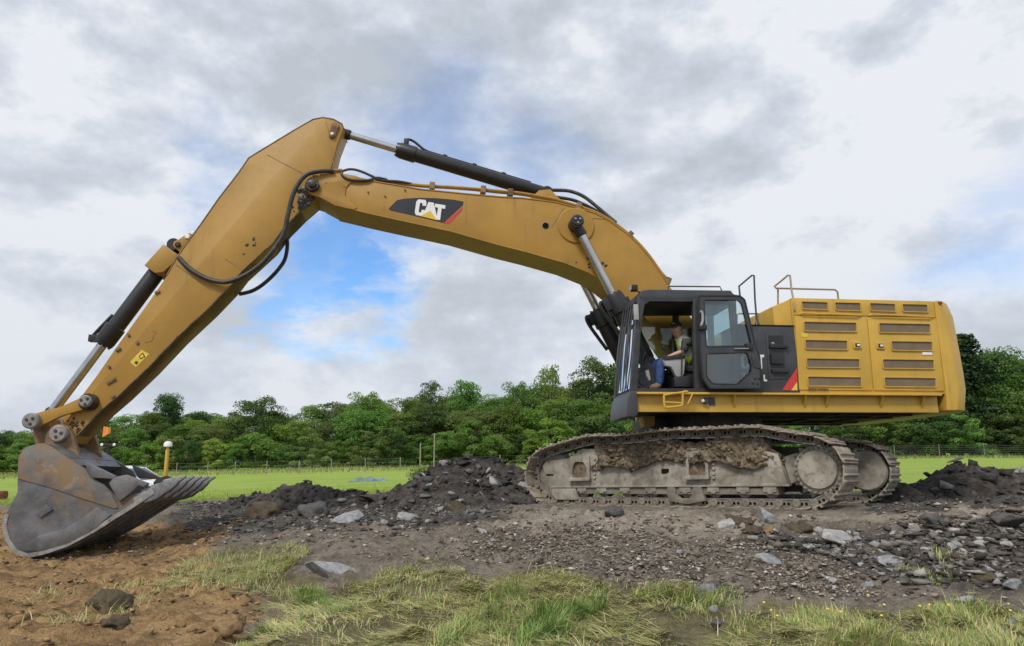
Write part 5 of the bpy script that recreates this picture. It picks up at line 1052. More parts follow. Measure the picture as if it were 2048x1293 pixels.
def person():
    V = lambda px, py, l: Vector(P(px, py, l)); K = 1.0
    pel = V(1372, 726, 1.08); sp1 = V(1374, 708, 1.08); ch = V(1370, 690, 1.09); nk = V(1361, 676, 1.10); nk2 = V(1357, 671, 1.11)
    nodes = [(pel, .145, .12), (sp1, .14, .12), (ch, .155, .115), (nk, .085), (nk2, .068)]; edges = [(0, 1), (1, 2), (2, 3), (3, 4)]
    hc = V(1352, 661, 1.13)
    def chain(start, pts):
        p = start
        for q in pts: nodes.append(q); edges.append((p, len(nodes)-1)); p = len(nodes)-1
        return p
    chain(4, [(hc+Vector((0, 0, -.03)), .092, .085), (hc+Vector((0, 0, .05)), .102, .095), (hc+Vector((-.01, 0, .10)), .08, .075)])
    for s, sh, el, wr in ((1, (1374, 684, 1.29), (1366, 704, 1.36), (1343, 711, 1.36)), (-1, (1368, 684, .89), (1360, 706, .82), (1338, 712, .80))):
        w = V(*wr); e = V(*el); d = (w-e).normalized()
        h = chain(2, [(V(*sh), .068), (V(*sh).lerp(e, .5), .056), (e, .046), (e.lerp(w, .45), .044), (w, .030), (w+d*.05, .038, .026), (w+d*.085, .036, .022)])
        side = Vector((0, 1, 0)); dn = Vector((0, 0, -1))
        for k in range(4):                             # four fingers curled over the joystick
            o = side*(.027-.018*k); L = (.034, .039, .037, .029)[k]
            chain(h, [(w+d*.10+o, .0095), (w+d*(.10+L*.8)+o+dn*.012, .009), (w+d*(.10+L)+o+dn*.040, .0085), (w+d*(.085+L*.6)+o+dn*.058, .008)])
        chain(h-1, [(w+d*.06-side*s*.035+dn*.005, .012), (w+d*.09-side*s*.045+dn*.02, .0105), (w+d*.11-side*s*.035+dn*.035, .0095)])
    for s, hp, kn, an in ((1, (1370, 731, 1.18), (1322, 724, 1.25), (1319, 766, 1.22)), (-1, (1370, 731, .98), (1312, 726, .95), (1306, 766, .95))):
        a = V(*an); k_ = V(*kn); hpv = V(*hp)
        chain(0, [(hpv, .10), (hpv.lerp(k_, .5), .088), (k_, .068), (k_.lerp(a, .35), .064), (a, .045), (a+Vector((.03, 0, -.055)), .045, .04), (a+Vector((.13, .01*s, -.075)), .045, .032), (a+Vector((.20, .015*s, -.08)), .035, .026)])
    nodes = [(n[0]-pel, *n[1:]) for n in nodes]
    me = sk_mesh('person', nodes, edges); me.materials.append(M['skin'])
    body = link(bpy.data.objects.new('person', me)); body.matrix_world = MW@Matrix.Translation(pel)
    tag(body, 'operator in black cap and yellow safety vest seated in the cab, hand on a lever', 'person')
    co = np.array([v.co[:] for v in me.vertices]); no = np.array([v.normal[:] for v in me.vertices]); H_ = np.array([hc-pel])[0]
    bones = {'vest': [(pel, sp1), (sp1, ch), (ch, ch.lerp(nk, .55))], 'neck': [(nk.lerp(nk2, .3), nk2), (hc, hc)], 'sl1': [(V(1374, 684, 1.29), V(1366, 704, 1.36))], 'sl2': [(V(1368, 684, .89), V(1360, 706, .82))],
             'fore': [(V(1366, 705, 1.36), V(1330, 714, 1.36)), (V(1360, 707, .82), V(1325, 714, .80))], 'leg': [(V(1366, 730, 1.18), V(1322, 724, 1.25)), (V(1322, 724, 1.25), V(1319, 764, 1.22)), (V(1366, 730, .98), V(1312, 726, .95)), (V(1312, 726, .95), V(1306, 764, .95))],
             'foot': [(V(1319, 768, 1.22)+Vector((.03, 0, -.05)), V(1319, 766, 1.22)+Vector((.22, .01, -.08))), (V(1306, 768, .95)+Vector((.03, 0, -.05)), V(1306, 766, .95)+Vector((.22, -.01, -.08)))]}
    def sd(a, b):
        a, b = np.array(a-pel), np.array(b-pel); ab = b-a; t = np.clip(((co-a)@ab)/max(ab@ab, 1e-9), 0, 1); return np.linalg.norm(co-a-t[:, None]*ab, axis=1)
    keys = list(bones); D = np.stack([np.min([sd(a, b) for a, b in bones[k]], axis=0)-(.06 if k == 'vest' else 0) for k in keys], 1); lab = D.argmin(1)
    def cloth(name, want, off, m, label=None):
        ids = [keys.index(w) for w in want]; sel = np.isin(lab, ids); fcs = [list(p.vertices) for p in me.polygons if all(sel[v] for v in p.vertices)]
        used = sorted({v for f in fcs for v in f}); mp = {v: i for i, v in enumerate(used)}; vs = co[used]+no[used]*off
        mm = bpy.data.meshes.new(name); mm.from_pydata(vs.tolist(), [], [[mp[v] for v in f] for f in fcs]); mm.materials.append(m)
        o = link(bpy.data.objects.new(name, finish(mm, 60)), body); md = o.modifiers.new('t', 'SOLIDIFY'); md.thickness = .01; md.offset = 1
        return o
    cloth('shirt', ['vest', 'sl1', 'sl2'], .006, M['shirt']); v = cloth('safety_vest', ['vest'], .018, M['vest']); cloth('jeans', ['leg'], .012, M['jeans']); cloth('boot', ['foot'], .012, M['boot'])
    # reflective bands follow the vest surface
    vm = v.data; bm = bmesh.new(); bm.from_mesh(vm); zz = [x.co.z for x in bm.verts]; z0, z1 = min(zz), max(zz)
    fs = [f for f in bm.faces if abs((f.calc_center_median().z-z0)/(z1-z0)-.42) < .075 or abs(abs(f.calc_center_median().y)-.105) < .028 and (f.calc_center_median().z-z0)/(z1-z0) > .42]
    b2 = bmesh.new(); mp = {}
    for f in fs: b2.faces.new([mp.setdefault(x.index, None) or mp.__setitem__(x.index, b2.verts.new(x.co+x.normal*.013)) or mp[x.index] for x in f.verts])
    mm = bpy.data.meshes.new('reflective_band'); b2.to_mesh(mm); b2.free(); bm.free(); mm.materials.append(M['tape']); link(bpy.data.objects.new('reflective_band', mm), body)
    # head details: face turned down towards the camera side
    fw = Vector((.62, .76, -.14)).normalized(); upv = Vector((.05, .06, 1)).normalized(); rt = fw.cross(upv).normalized(); upv = rt.cross(fw); h0 = hc-pel+Vector((0, 0, .03))
    F = Matrix((rt, fw, upv)).transposed().to_4x4(); F.translation = h0
    def hp(mb, name, m, **kw): return mb.build(name, m, body, xf=F, **kw)
    hp(MB().lathe((0, .092, -.005), (0, .137, -.022), [(0, .012), (.02, .015), (.034, .012), (.04, .004)], 10), 'nose', M['skin']); hp(MB().box((0, .094, -.056), (.045, .010, .010)), 'mouth', mat('lips', (.30, .12, .10), .5), bevel=.004)
    for s in (1, -1):
        hp(MB().lathe((s*.034, .084, .018), (s*.036, .2, .018), [(0, .012), (.008, .010), (.012, .003)], 10), 'eye', M['hair']); hp(MB().box((s*.034, .096, .036), (.036, .010, .007)), 'eyebrow', M['hair'], bevel=.002)
        hp(MB().lathe((s*.080, -.005, .0), (s*.12, -.02, .0), [(0, .014), (.008, .028), (.016, .024), (.018, .008)], 12), 'ear', M['skin'])
    mb = MB(); vs = []; fs = []; nu, nv = 18, 8
    for j in range(nv+1):
        a = (math.pi/2)*j/nv
        for i in range(nu): b = 2*math.pi*i/nu; vs.append((.106*math.cos(a)*math.cos(b), -.010+.116*math.cos(a)*math.sin(b), .045+.085*math.sin(a)))
    for j in range(nv): fs += [[j*nu+i, j*nu+(i+1) % nu, (j+1)*nu+(i+1) % nu, (j+1)*nu+i] for i in range(nu)]
    mb.add(vs, fs); br = [(.085*math.sin(t), .06+.115*math.cos(t)) for t in np.linspace(-1.35, 1.35, 13)]
    v1 = [(x, y, .052-.9*(x*x)-.12*(y-.06)) for x, y in br]+[(x, y, .044-.9*(x*x)-.12*(y-.06)) for x, y in br]; n = len(br)
    mb.add(v1, [list(range(n)), list(range(n, 2*n))[::-1]]+[[i, i+1, n+i+1, n+i] for i in range(n-1)]+[[n-1, 0, n, 2*n-1]]); cap = hp(mb, 'cap', M['cap'])
    hp(MB().box((0, .088, .085), (.05, .006, .022), Matrix.Rotation(-.35, 3, 'X')), 'cap_badge', M['greyplastic'])
    mb = MB(); vs = []; fs = []
    for j in range(6):
        for i in range(15): b = math.pi*(1.0+i/14*1.0)+0; zz_ = .05-.075*j/5; vs.append((.094*math.cos(b), -.008+.102*math.sin(b)-.004*j, zz_))
    for j in range(5): fs += [[j*15+i, j*15+i+1, (j+1)*15+i+1, (j+1)*15+i] for i in range(14)]
    hp(mb.add(vs, fs), 'hair', M['hair'])
person()
# ------------------------------------------------------------------ rocks, spoil, gravel
def rockmat(name, lo, hi, soil=.4):
    return mat(name, tuple((a+b)/2 for a, b in zip(lo, hi)), .8, var=.28, vscale=6, dirt=[((.13, .10, .075), 5, .52, .66, soil), (lo, 13, .5, .62, .6)], bump=(28, .6, .015), rand=True, spec=.3)
RM = {'slate': rockmat('slate_grey', (.17, .173, .18), (.37, .375, .385)), 'pale': rockmat('slate_pale', (.24, .24, .235), (.42, .42, .41), .5), 'dark': rockmat('shale_dark', (.045, .042, .040), (.14, .135, .13), .3), 'brown': rockmat('soil_clod_brown', (.055, .042, .026), (.125, .095, .058), .35), 'ochre': rockmat('clay_clod_ochre', (.17, .108, .052), (.33, .215, .105), .4), 'black': rockmat('spoil_black', (.022, .020, .019), (.07, .065, .06), .1)}
RMESH = {}
def rmesh(kind, matk, v):
    k = (kind, matk, v)
    if k not in RMESH:
        fl = {'slab': (1.3, .85, .30), 'block': (1.1, .85, .75), 'clod': (1.05, .95, .8), 'shard': (1.25, .6, .35)}[kind]
        V, Tq = rock_arrays(100+v*7+hash(kind) % 1, fl, {'slab': 16, 'block': 15, 'clod': 26, 'shard': 12}[kind], kind == 'slab')
        if kind == 'clod':                            # lumpy earth, not a pebble
            bm = bmesh.new(); bmesh.ops.create_icosphere(bm, subdivisions=3, radius=.5); V = np.array([q.co[:] for q in bm.verts]); Tq = np.array([[q.index for q in f.verts] for f in bm.faces]); bm.free(); o_ = v*3.7
            V = V*(1+.75*fbm(V[:, 0]+V[:, 2]*.7+o_, V[:, 1]-V[:, 2]*.6, 2.2, 2, v)+.55*fbm(V[:, 0]-V[:, 2]+o_, V[:, 1]+V[:, 2], 6, 3, v+5))[:, None]*np.array([1.05, .95, .72]); me = raw_mesh('clod', V, None, Tq, [RM[matk]]); RMESH[k] = me; return me
        me = raw_mesh('stone', V, None, Tq, [RM[matk]]); bm = bmesh.new(); bm.from_mesh(me); bmesh.ops.bevel(bm, geom=bm.edges[:], offset=.022, segments=1, affect='EDGES', clamp_overlap=True); bm.to_mesh(me); bm.free(); RMESH[k] = finish(me, 24 if kind != 'clod' else 50)
    return RMESH[k]
def rock(px, py, wpx, kind, matk, label, v=0, name='rock', tilt=.25, group=None, sink=.28, rot=None, zoff=0, at=None, cat='rock'):
    g = ground_at(px, py) if at is None else np.array(at); d = g[1]; s = wpx/FPX*d/1.12; o = link(bpy.data.objects.new(name, rmesh(kind, matk, v))); r = random.Random(int(px*13+py*7+v))
    hgt = {'slab': .30, 'block': .75, 'clod': .8, 'shard': .35}[kind]*s
    o.location = (g[0], g[1]+s*.2, g[2]+hgt*(.5-sink)+zoff); o.scale = (s, s, s); o.rotation_euler = (r.uniform(.2, .5) if kind == 'slab' else r.uniform(-tilt, tilt)+.12, r.uniform(-tilt, tilt), r.uniform(-.6, .6) if rot is None else rot)
    return tag(o, label, cat, group)
# spoil heaps
def heap(name, label, x0, x1, y0, y1, bumps, seed, chunks, weights):
    nx, ny = 130, 110; X, Y = np.meshgrid(np.linspace(x0, x1, nx), np.linspace(y0, y1, ny))
    def hh(X, Y):
        B = 0
        for (bx, by, sx, sy, a) in bumps: B = B+a*np.exp(-((X-bx)/sx)**2-((Y-by)/sy)**2)
        k = np.clip(B*4, 0, 1); return H(X, Y)-.14+B*1.05+np.clip(B*3, 0, 1)*.13+k*(fbm(X, Y, 1.4, 4, seed)*.10+np.abs(fbm(X, Y, 3.5, 4, seed+5))*.14+fbm(X, Y, 9, 3, seed+9)*.05), B
    Z, B = hh(X, Y); V = np.stack([X, Y, Z], -1).reshape(-1, 3); i = np.arange(nx*ny).reshape(ny, nx); Q = np.stack([i[:-1, :-1], i[:-1, 1:], i[1:, 1:], i[1:, :-1]], -1).reshape(-1, 4)
    keep = (B.ravel()[Q].max(1) > .025); me = raw_mesh(name, V, Q[keep], None, [M['spoil']], smooth=True); o = link(bpy.data.objects.new(name, me)); tag(o, label, 'heap')
    # loose stones lying on it, joined: too many and too small to pick apart
    rg = np.random.default_rng(seed); protos = [rock_arrays(300+seed+k, ((1.4, .85, .28), (1.1, .8, .5), (1.5, .7, .2))[k % 3], 9) for k in range(6)]; VV = []; TT = []; CC = []; nb = 0
    cxs, cys = rg.uniform(x0, x1, chunks*8), rg.uniform(y0, y1, chunks*8); cz, cb = hh(cxs, cys); ok = np.flatnonzero(cb > .05)[:chunks]
    for j in ok:
        x, y, z = cxs[j], cys[j], np.array([[cz[j]]])
        V0, T0 = protos[rg.integers(6)]; s = .03+.20*rg.random()**2.6; a, t1, t2 = rg.uniform(0, 6.28), rg.normal(.25, .35), rg.normal(0, .3); R = np.array((Matrix.Rotation(t1, 3, 'X')@Matrix.Rotation(t2, 3, 'Y')@Matrix.Rotation(a, 3, 'Z')))
        W_ = (V0*s*1.5)@R.T+np.array([x, y, z[0, 0]+s*.10]); VV.append(W_); TT.append(T0+nb); nb += len(V0); c = weights(rg); CC.append(np.tile(c, (len(V0), 1)))
    me = raw_mesh('loose_stones', np.concatenate(VV), None, np.concatenate(TT), [M['vstone']], colors=np.concatenate(CC)); c = link(bpy.data.objects.new('loose_stones', me), o); c['kind'] = 'stuff'
    return hh
M['spoil'] = mat('black_spoil', (.056, .049, .045), .95, var=.45, vscale=5, dirt=[((.14, .12, .105), 4, .50, .66, .6), ((.022, .02, .018), 9, .5, .62, .6)], bump=(26, .9, .03), spec=.2)
def wdark(rg): k = rg.random(); return (np.array([.045, .042, .040]) if k < .68 else np.array([.13, .13, .133]) if k < .93 else np.array([.30, .295, .29]))*rg.uniform(.6, 1.3)
def wmix(rg): k = rg.random(); return (np.array([.09, .078, .068]) if k < .55 else np.array([.20, .183, .165]) if k < .88 else np.array([.38, .36, .34]))*rg.uniform(.6, 1.3)
hh1 = heap('spoil_heap', 'black shale spoil heap in front of the tracks, left of the machine', -3.9, 1.9, 12.6, 17.6, [(-1.35, 15.6, .75, .9, .62), (-.4, 15.5, .9, .9, .48), (.75, 15.4, .8, .8, .44), (-2.3, 14.9, .8, .8, .17), (-1.1, 14.4, 1.4, .7, .15), (-3.0, 15.2, .6, .6, .08)], 5, 900, wdark)
hh2 = heap('spoil_heap', 'black shale spoil heap at the right edge behind the machine', 6.2, 13.2, 12.2, 16.6, [(8.9, 14.5, .75, .8, .46), (9.9, 14.4, .9, .8, .36), (7.4, 14.0, .6, .6, .28), (11.5, 14.2, 1.2, .8, .25)], 15, 500, wdark)
hh3 = heap('spoil_ridge', 'low ridge of dark rubble between the bucket and the left spoil heap', -7.2, -2.2, 13.4, 19.0, [(-6.2, 17.2, .9, .8, .20), (-5.2, 16.4, .8, .7, .26), (-4.3, 16.0, .8, .7, .30), (-3.3, 15.4, .7, .6, .24), (-4.6, 14.9, 1.0, .6, .14)], 25, 420, wdark)
# gravel: every pebble a small solid, one mesh
def gravel(name, zones_n, seed, parent=None):
    rg = np.random.default_rng(seed); protos = [rock_arrays(500+k, ((1.1, .9, .6), (1.3, .85, .34), (1.45, .8, .26), (1.2, .7, .45))[k % 4], 8) for k in range(12)]; VV = []; TT = []; CC = []; nb = 0
    for poly, n, smin, smax, wf, pw in zones_n:
        lo, hi = poly.min(0), poly.max(0); got = 0
        while got < n:
            X, Y = rg.uniform(lo[0], hi[0], n*2), rg.uniform(lo[1], hi[1], n*2); jx = fbm(X, Y, 1.1, 3, 5)*.3; ok = inside(poly, X+jx, Y+jx) & (fbm(X, Y, 1.3, 3, 61)+rg.uniform(-.6, .6, n*2) > -.25) & (np.abs(X/Y) < .80); X, Y = X[ok][:n-got], Y[ok][:n-got]; Zg = H(X, Y)
            for x, y, z in zip(X, Y, Zg):
                V0, T0 = protos[rg.integers(12)]; s = smin+(smax-smin)*rg.random()**pw; R = np.array(Matrix.Rotation(rg.uniform(0, 6.28), 3, 'Z')@Matrix.Rotation(rg.normal(0, .4), 3, 'X'))
                VV.append((V0*s)@R.T+np.array([x, y, z+s*.12])); TT.append(T0+nb); nb += len(V0); CC.append(np.tile(wf(rg), (len(V0), 1)))
            got += len(X)
    me = raw_mesh(name, np.concatenate(VV), None, np.concatenate(TT), [M['vstone']], colors=np.concatenate(CC)); return tag(link(bpy.data.objects.new(name, me)), None, kind='stuff')
def wclay(rg): k = rg.random(); return (np.array([.34, .21, .10]) if k < .75 else np.array([.14, .10, .065]))*rg.uniform(.6, 1.35)
def wbrown(rg): k = rg.random(); return (np.array([.12, .097, .077]) if k < .38 else np.array([.28, .235, .19]) if k < .82 else np.array([.50, .455, .40]))*rg.uniform(.6, 1.3)
ALL_DIRT = zone([(-100, 1125), (350, 1080), (380, 1005), (760, 995), (1050, 1018), (1700, 1030), (2150, 1000), (2150, 1215), (1800, 1215), (1400, 1200), (1080, 1130), (820, 1115), (600, 1110), (420, 1090)])
o = gravel('gravel', [(Z_GRAVEL, 11000, .014, .07, wbrown, 2.6), (ALL_DIRT, 13000, .014, .11, wbrown, 3.2), (Z_DARK, 3600, .02, .18, wdark, 3.0), (Z_RUBBLE, 3200, .03, .20, wmix, 2.2), (Z_DARK2, 800, .02, .14, wdark, 3)], 21); tag(o, 'loose brown gravel and shale chips strewn over the dirt bank', 'gravel')
o = gravel('clay_crumbs', [(Z_CLAY, 4200, .015, .11, wclay, 3.6)], 22); tag(o, 'crumbled orange clay lumps in the bottom left corner', 'clay')
# stones one can point at
NR = [(1532, 1045, 58, 'block', 'slate', 'large blue-grey angular rock in the group below the sprocket', 1), (1458, 1062, 44, 'block', 'pale', 'whitish pitted rock at the left end of the rock group below the sprocket', 2), (1492, 1052, 48, 'clod', 'brown', 'mossy ochre-brown clod between the white rock and the blue-grey rock', 3), (1505, 1066, 30, 'clod', 'brown', 'small rounded brown clod in front of the ochre-brown clod', 4), (1542, 1066, 24, 'clod', 'ochre', 'small yellow-brown clod right of the blue-grey rock base', 5), (1608, 1062, 46, 'clod', 'brown', 'tall brown clod right of the blue-grey rock group', 6),
 (1690, 1090, 86, 'slab', 'pale', 'longest pale grey slab lying across the rubble strip', 7), (1540, 1125, 50, 'slab', 'slate', 'broad grey slate slab lying alone on the gravel left of the rubble', 8), (1612, 1102, 26, 'block', 'slate', 'small grey angular rock between the grey slab and the pale slab', 9), (1882, 1070, 28, 'shard', 'pale', 'upright light grey shard leaning on a dark boulder', 10), (1868, 1060, 58, 'block', 'dark', 'dark boulder behind the light grey upright shard', 11), (2030, 1065, 70, 'block', 'dark', 'big dark boulder cut by the right edge of the picture', 12), (2030, 1100, 52, 'slab', 'pale', 'pale flat slab under the big dark boulder at the right edge', 13), (1982, 1085, 22, 'block', 'slate', 'small blue-grey rock left of the pale slab at the right edge', 14),
 (1800, 1135, 62, 'slab', 'slate', 'long grey-green slab in the lower rubble', 15), (1755, 1108, 36, 'clod', 'brown', 'round brown clod behind the long grey-green slab', 16), (1788, 1148, 28, 'shard', 'pale', 'pale shard at the foot of the long grey-green slab', 17), (1728, 1135, 28, 'slab', 'pale', 'flat pale chip left of the long grey-green slab', 18), (1665, 1165, 40, 'slab', 'pale', 'pale flat stone lying alone on the lower bank', 19), (1740, 1178, 26, 'block', 'slate', 'upright grey stone on the lower bank right of the pale flat stone', 20), (1632, 1166, 26, 'slab', 'brown', 'brown flat stone left of the pale flat stone on the lower bank', 21), (1360, 1110, 20, 'block', 'slate', 'single small grey stone standing on the gravel bank below the track', 22),
 (1415, 1185, 34, 'block', 'slate', 'pale blue-grey stone at the upper edge of the grass', 23), (1425, 1178, 28, 'block', 'dark', 'dark stone touching the pale blue-grey stone at the grass edge', 24), (1400, 1205, 30, 'block', 'dark', 'dark stone half buried just below the pale blue-grey stone', 25), (1430, 1225, 24, 'block', 'slate', 'small grey stone in the grass below the half buried dark stone', 26), (1305, 1215, 38, 'shard', 'dark', 'dark flat stone lying in the flattened grass', 27), (1250, 1280, 18, 'block', 'dark', 'small black stone in the grass near the bottom edge', 28), (1440, 1255, 30, 'block', 'dark', 'dark stone in the grass near the bottom edge, left of the green tufts', 29), (1222, 1032, 42, 'clod', 'dark', 'dark earth clod lying on bare dirt below the track frame', 30),
 (645, 1162, 120, 'shard', 'slate', 'long weathered grey slab at the edge of the left grass patch', 31), (948, 998, 64, 'block', 'dark', 'big dark boulder at the foot of the left spoil heap', 32), (914, 1022, 38, 'block', 'brown', 'brownish rock at the foot of the left spoil heap, below the boulder', 33), (755, 1010, 78, 'shard', 'black', 'black overhanging slab at the left toe of the spoil heap', 34), (690, 1045, 60, 'slab', 'slate', 'flat grey slate in the dark rubble left of the spoil heap', 35), (530, 1035, 66, 'clod', 'brown', 'large brown earth clod in the dark rubble right of the bucket', 36), (625, 1035, 58, 'clod', 'dark', 'dark earth clod in the rubble midway between bucket and spoil heap', 37), (965, 1068, 30, 'slab', 'pale', 'pale slate at the end of the wheel-worn path', 38), (815, 1040, 40, 'slab', 'slate', 'grey slate plate below the left toe of the spoil heap', 39),
 (285, 1268, 36, 'slab', 'ochre', 'flat ochre stone near the bottom edge of the clay', 40), (365, 1272, 42, 'slab', 'ochre', 'second flat ochre stone, right of the first at the bottom edge', 41), (438, 1228, 34, 'slab', 'ochre', 'ochre clay slab on the small clay hump', 42), (450, 1262, 56, 'clod', 'ochre', 'large ochre clay clod at the right border of the clay', 43), (215, 1255, 50, 'clod', 'brown', 'dark sod clod in the middle of the clay', 44), (205, 1222, 64, 'clod', 'brown', 'low brown sod lump behind the dark sod clod', 45), (35, 1250, 46, 'clod', 'ochre', 'ochre clay clod in the bottom left corner', 46), (1890, 1150, 34, 'slab', 'slate', 'grey stone at the top of the right grass patch', 47), (2035, 1180, 40, 'block', 'slate', 'grey rock at the right edge above the grass', 48), (1985, 1165, 46, 'clod', 'brown', 'brown clod above the right grass patch', 49), (1935, 1210, 48, 'shard', 'slate', 'blue-grey shard between the grass tufts at right', 50), (2040, 1250, 30, 'block', 'slate', 'grey stone in the grass at the right edge', 51)]
for a in NR: rock(a[0], a[1], a[2]*(1.0 if a[3] == 'clod' else 1.18), a[3], a[4], a[5], a[6], sink=.42 if a[3] == 'clod' else .30 if a[3] == 'block' else .16, name={'clod': 'clod', 'slab': 'stone_slab', 'shard': 'stone_shard'}.get(a[3], 'rock'), cat='clod' if a[3] == 'clod' else 'rock', rot=.35 if a[3] == 'slab' else None)
rr = random.Random(77)
for i in range(120):
    px = rr.triangular(1500, 2060, 1880); py = rr.uniform(1062, 1150) if px > 1700 else rr.uniform(1062, 1110)
    k = rr.choice(['slab', 'slab', 'block', 'shard']); mk = rr.choice(['slate', 'slate', 'dark', 'dark', 'pale', 'brown']); w_ = rr.uniform(12, 30); rock(px, py, w_, k, mk, '%s %s %s in the rubble strip %s' % ('small' if w_ < 20 else 'fist-sized', {'slate': 'grey', 'dark': 'dark', 'pale': 'pale', 'brown': 'brown'}[mk], {'slab': 'flat stone', 'block': 'blocky stone', 'shard': 'splinter of stone'}[k], 'below the sprocket' if px < 1680 else 'below the counterweight' if px < 1900 else 'at the right edge'), rr.randint(60, 68), name='rubble_stone', group='slate pieces in the rubble strip', tilt=.4)
for i in range(46):
    px = rr.uniform(480, 1000); py = rr.uniform(1005, 1058)-max(0, (px-900)*.1)
    k = rr.choice(['slab', 'block', 'shard']); mk = rr.choice(['slate', 'dark', 'dark', 'black', 'brown']); w_ = rr.uniform(10, 28); rock(px, py, w_, k, mk, '%s %s %s in the dark rubble %s' % ('small' if w_ < 18 else 'fist-sized', {'slate': 'grey', 'dark': 'dark grey', 'black': 'black', 'brown': 'brown'}[mk], {'slab': 'flat stone', 'block': 'blocky stone', 'shard': 'splinter of stone'}[k], 'right of the bucket' if px < 660 else 'between bucket and spoil heap' if px < 820 else 'at the spoil heap\'s foot'), rr.randint(60, 68), name='rubble_stone', group='shale pieces left of the spoil heap', tilt=.4)
for x, y, w, lb in ((-.75, 14.6, .28, 'pale slab sticking out of the upper front of the left spoil heap'), (-1.6, 14.4, .3, 'grey plate lying halfway up the left spoil heap'), (.25, 14.7, .34, 'long grey slab near the top of the left spoil heap, beside the track')):
    z, b = hh1(np.array([[x]]), np.array([[y]])); rock(x*90, y*50, w/y*FPX*1.0, 'slab', 'slate', lb, 70, name='stone_slab', at=(x, y, float(z[0, 0])), tilt=.35)
# ------------------------------------------------------------------ grass
def grass_mat(name):
    m = bpy.data.materials.new(name); m.use_nodes = True; g = N(m.node_tree); out = g.new('ShaderNodeOutputMaterial'); d = g.new('ShaderNodeBsdfPrincipled'); t = g.new('ShaderNodeBsdfTranslucent'); mx = g.new('ShaderNodeMixShader'); mx.inputs[0].default_value = .28
    vc = g.new('ShaderNodeVertexColor', layer_name='Col'); g.ln(vc.outputs[0], d.inputs['Base Color']); g.ln(vc.outputs[0], t.inputs[0]); d.inputs['Roughness'].default_value = .6; d.inputs['Specular IOR Level'].default_value = .3
    g.ln(d.outputs[0], mx.inputs[1]); g.ln(t.outputs[0], mx.inputs[2]); g.ln(mx.outputs[0], out.inputs[0]); return m
M['grass'] = grass_mat('grass_blade')
def blades(name, X, Y, L, head, lean, W_, col, seed, droop=.5):
    rg = np.random.default_rng(seed); n = len(X); Z = H(X, Y)-.01; b = np.stack([X, Y, Z], -1); hd = np.stack([np.cos(head), np.sin(head), 0*head], -1); sd_ = np.stack([-np.sin(head), np.cos(head), 0*head], -1)
    a1, a2 = lean, np.minimum(lean+droop*rg.uniform(.3, 1.2, n), 1.75); upz = np.array([0, 0, 1.0])
    d1 = hd*np.sin(a1)[:, None]+upz*np.cos(a1)[:, None]; d2 = hd*np.sin(a2)[:, None]+upz*np.cos(a2)[:, None]; m = b+d1*(L*.5)[:, None]; t = m+d2*(L*.5)[:, None]; w = (sd_*W_[:, None])+rg.normal(0, .15, (n, 3))*W_[:, None]
    V = np.stack([b-w, b+w, m+w*.8, m-w*.8, t], 1).reshape(-1, 3); i = np.arange(n)[:, None]*5; C = np.repeat(col, 5, 0); f = np.tile(np.array([.55, .55, .95, .95, 1.12]), n)[:, None]*0+1.0
    return raw_mesh(name, V, i+np.array([0, 1, 2, 3]), i+np.array([3, 2, 4]), [M['grass']], colors=np.clip(C*f, 0, 1))
def spread(poly, n, rg, thr=-.15, jit=.25, seed=5, sc=1.3):
    lo, hi = poly.min(0)-.3, poly.max(0)+.3; lo = np.maximum(lo, (-9, 4.6)); hi = np.minimum(hi, (9, 14)); XX = []; YY = []; got = 0
    while got < n:
        X, Y = rg.uniform(lo[0], hi[0], n*3), rg.uniform(lo[1], hi[1], n*3); ok = (np.abs(X/Y) < .80) & inside(poly, X+fbm(X, Y, 1.3, 3, seed)*jit, Y+fbm(X, Y, 1.3, 3, seed+9)*jit) & (fbm(X, Y, sc, 3, seed+21)+rg.uniform(-.35, .35, n*3) > thr)
        XX.append(X[ok]); YY.append(Y[ok]); got += ok.sum()
    return np.concatenate(XX)[:n], np.concatenate(YY)[:n]
STRAW, OLIVE, GREEN, DEEP = np.array([.60, .52, .29]), np.array([.43, .44, .16]), np.array([.29, .41, .11]), np.array([.15, .27, .08])
def pal(n, rg, w): k = rg.choice(4, n, p=w); return np.stack([STRAW, OLIVE, GREEN, DEEP])[k]*rg.uniform(.6, 1.3, (n, 1))*rg.uniform(.92, 1.08, (n, 3))
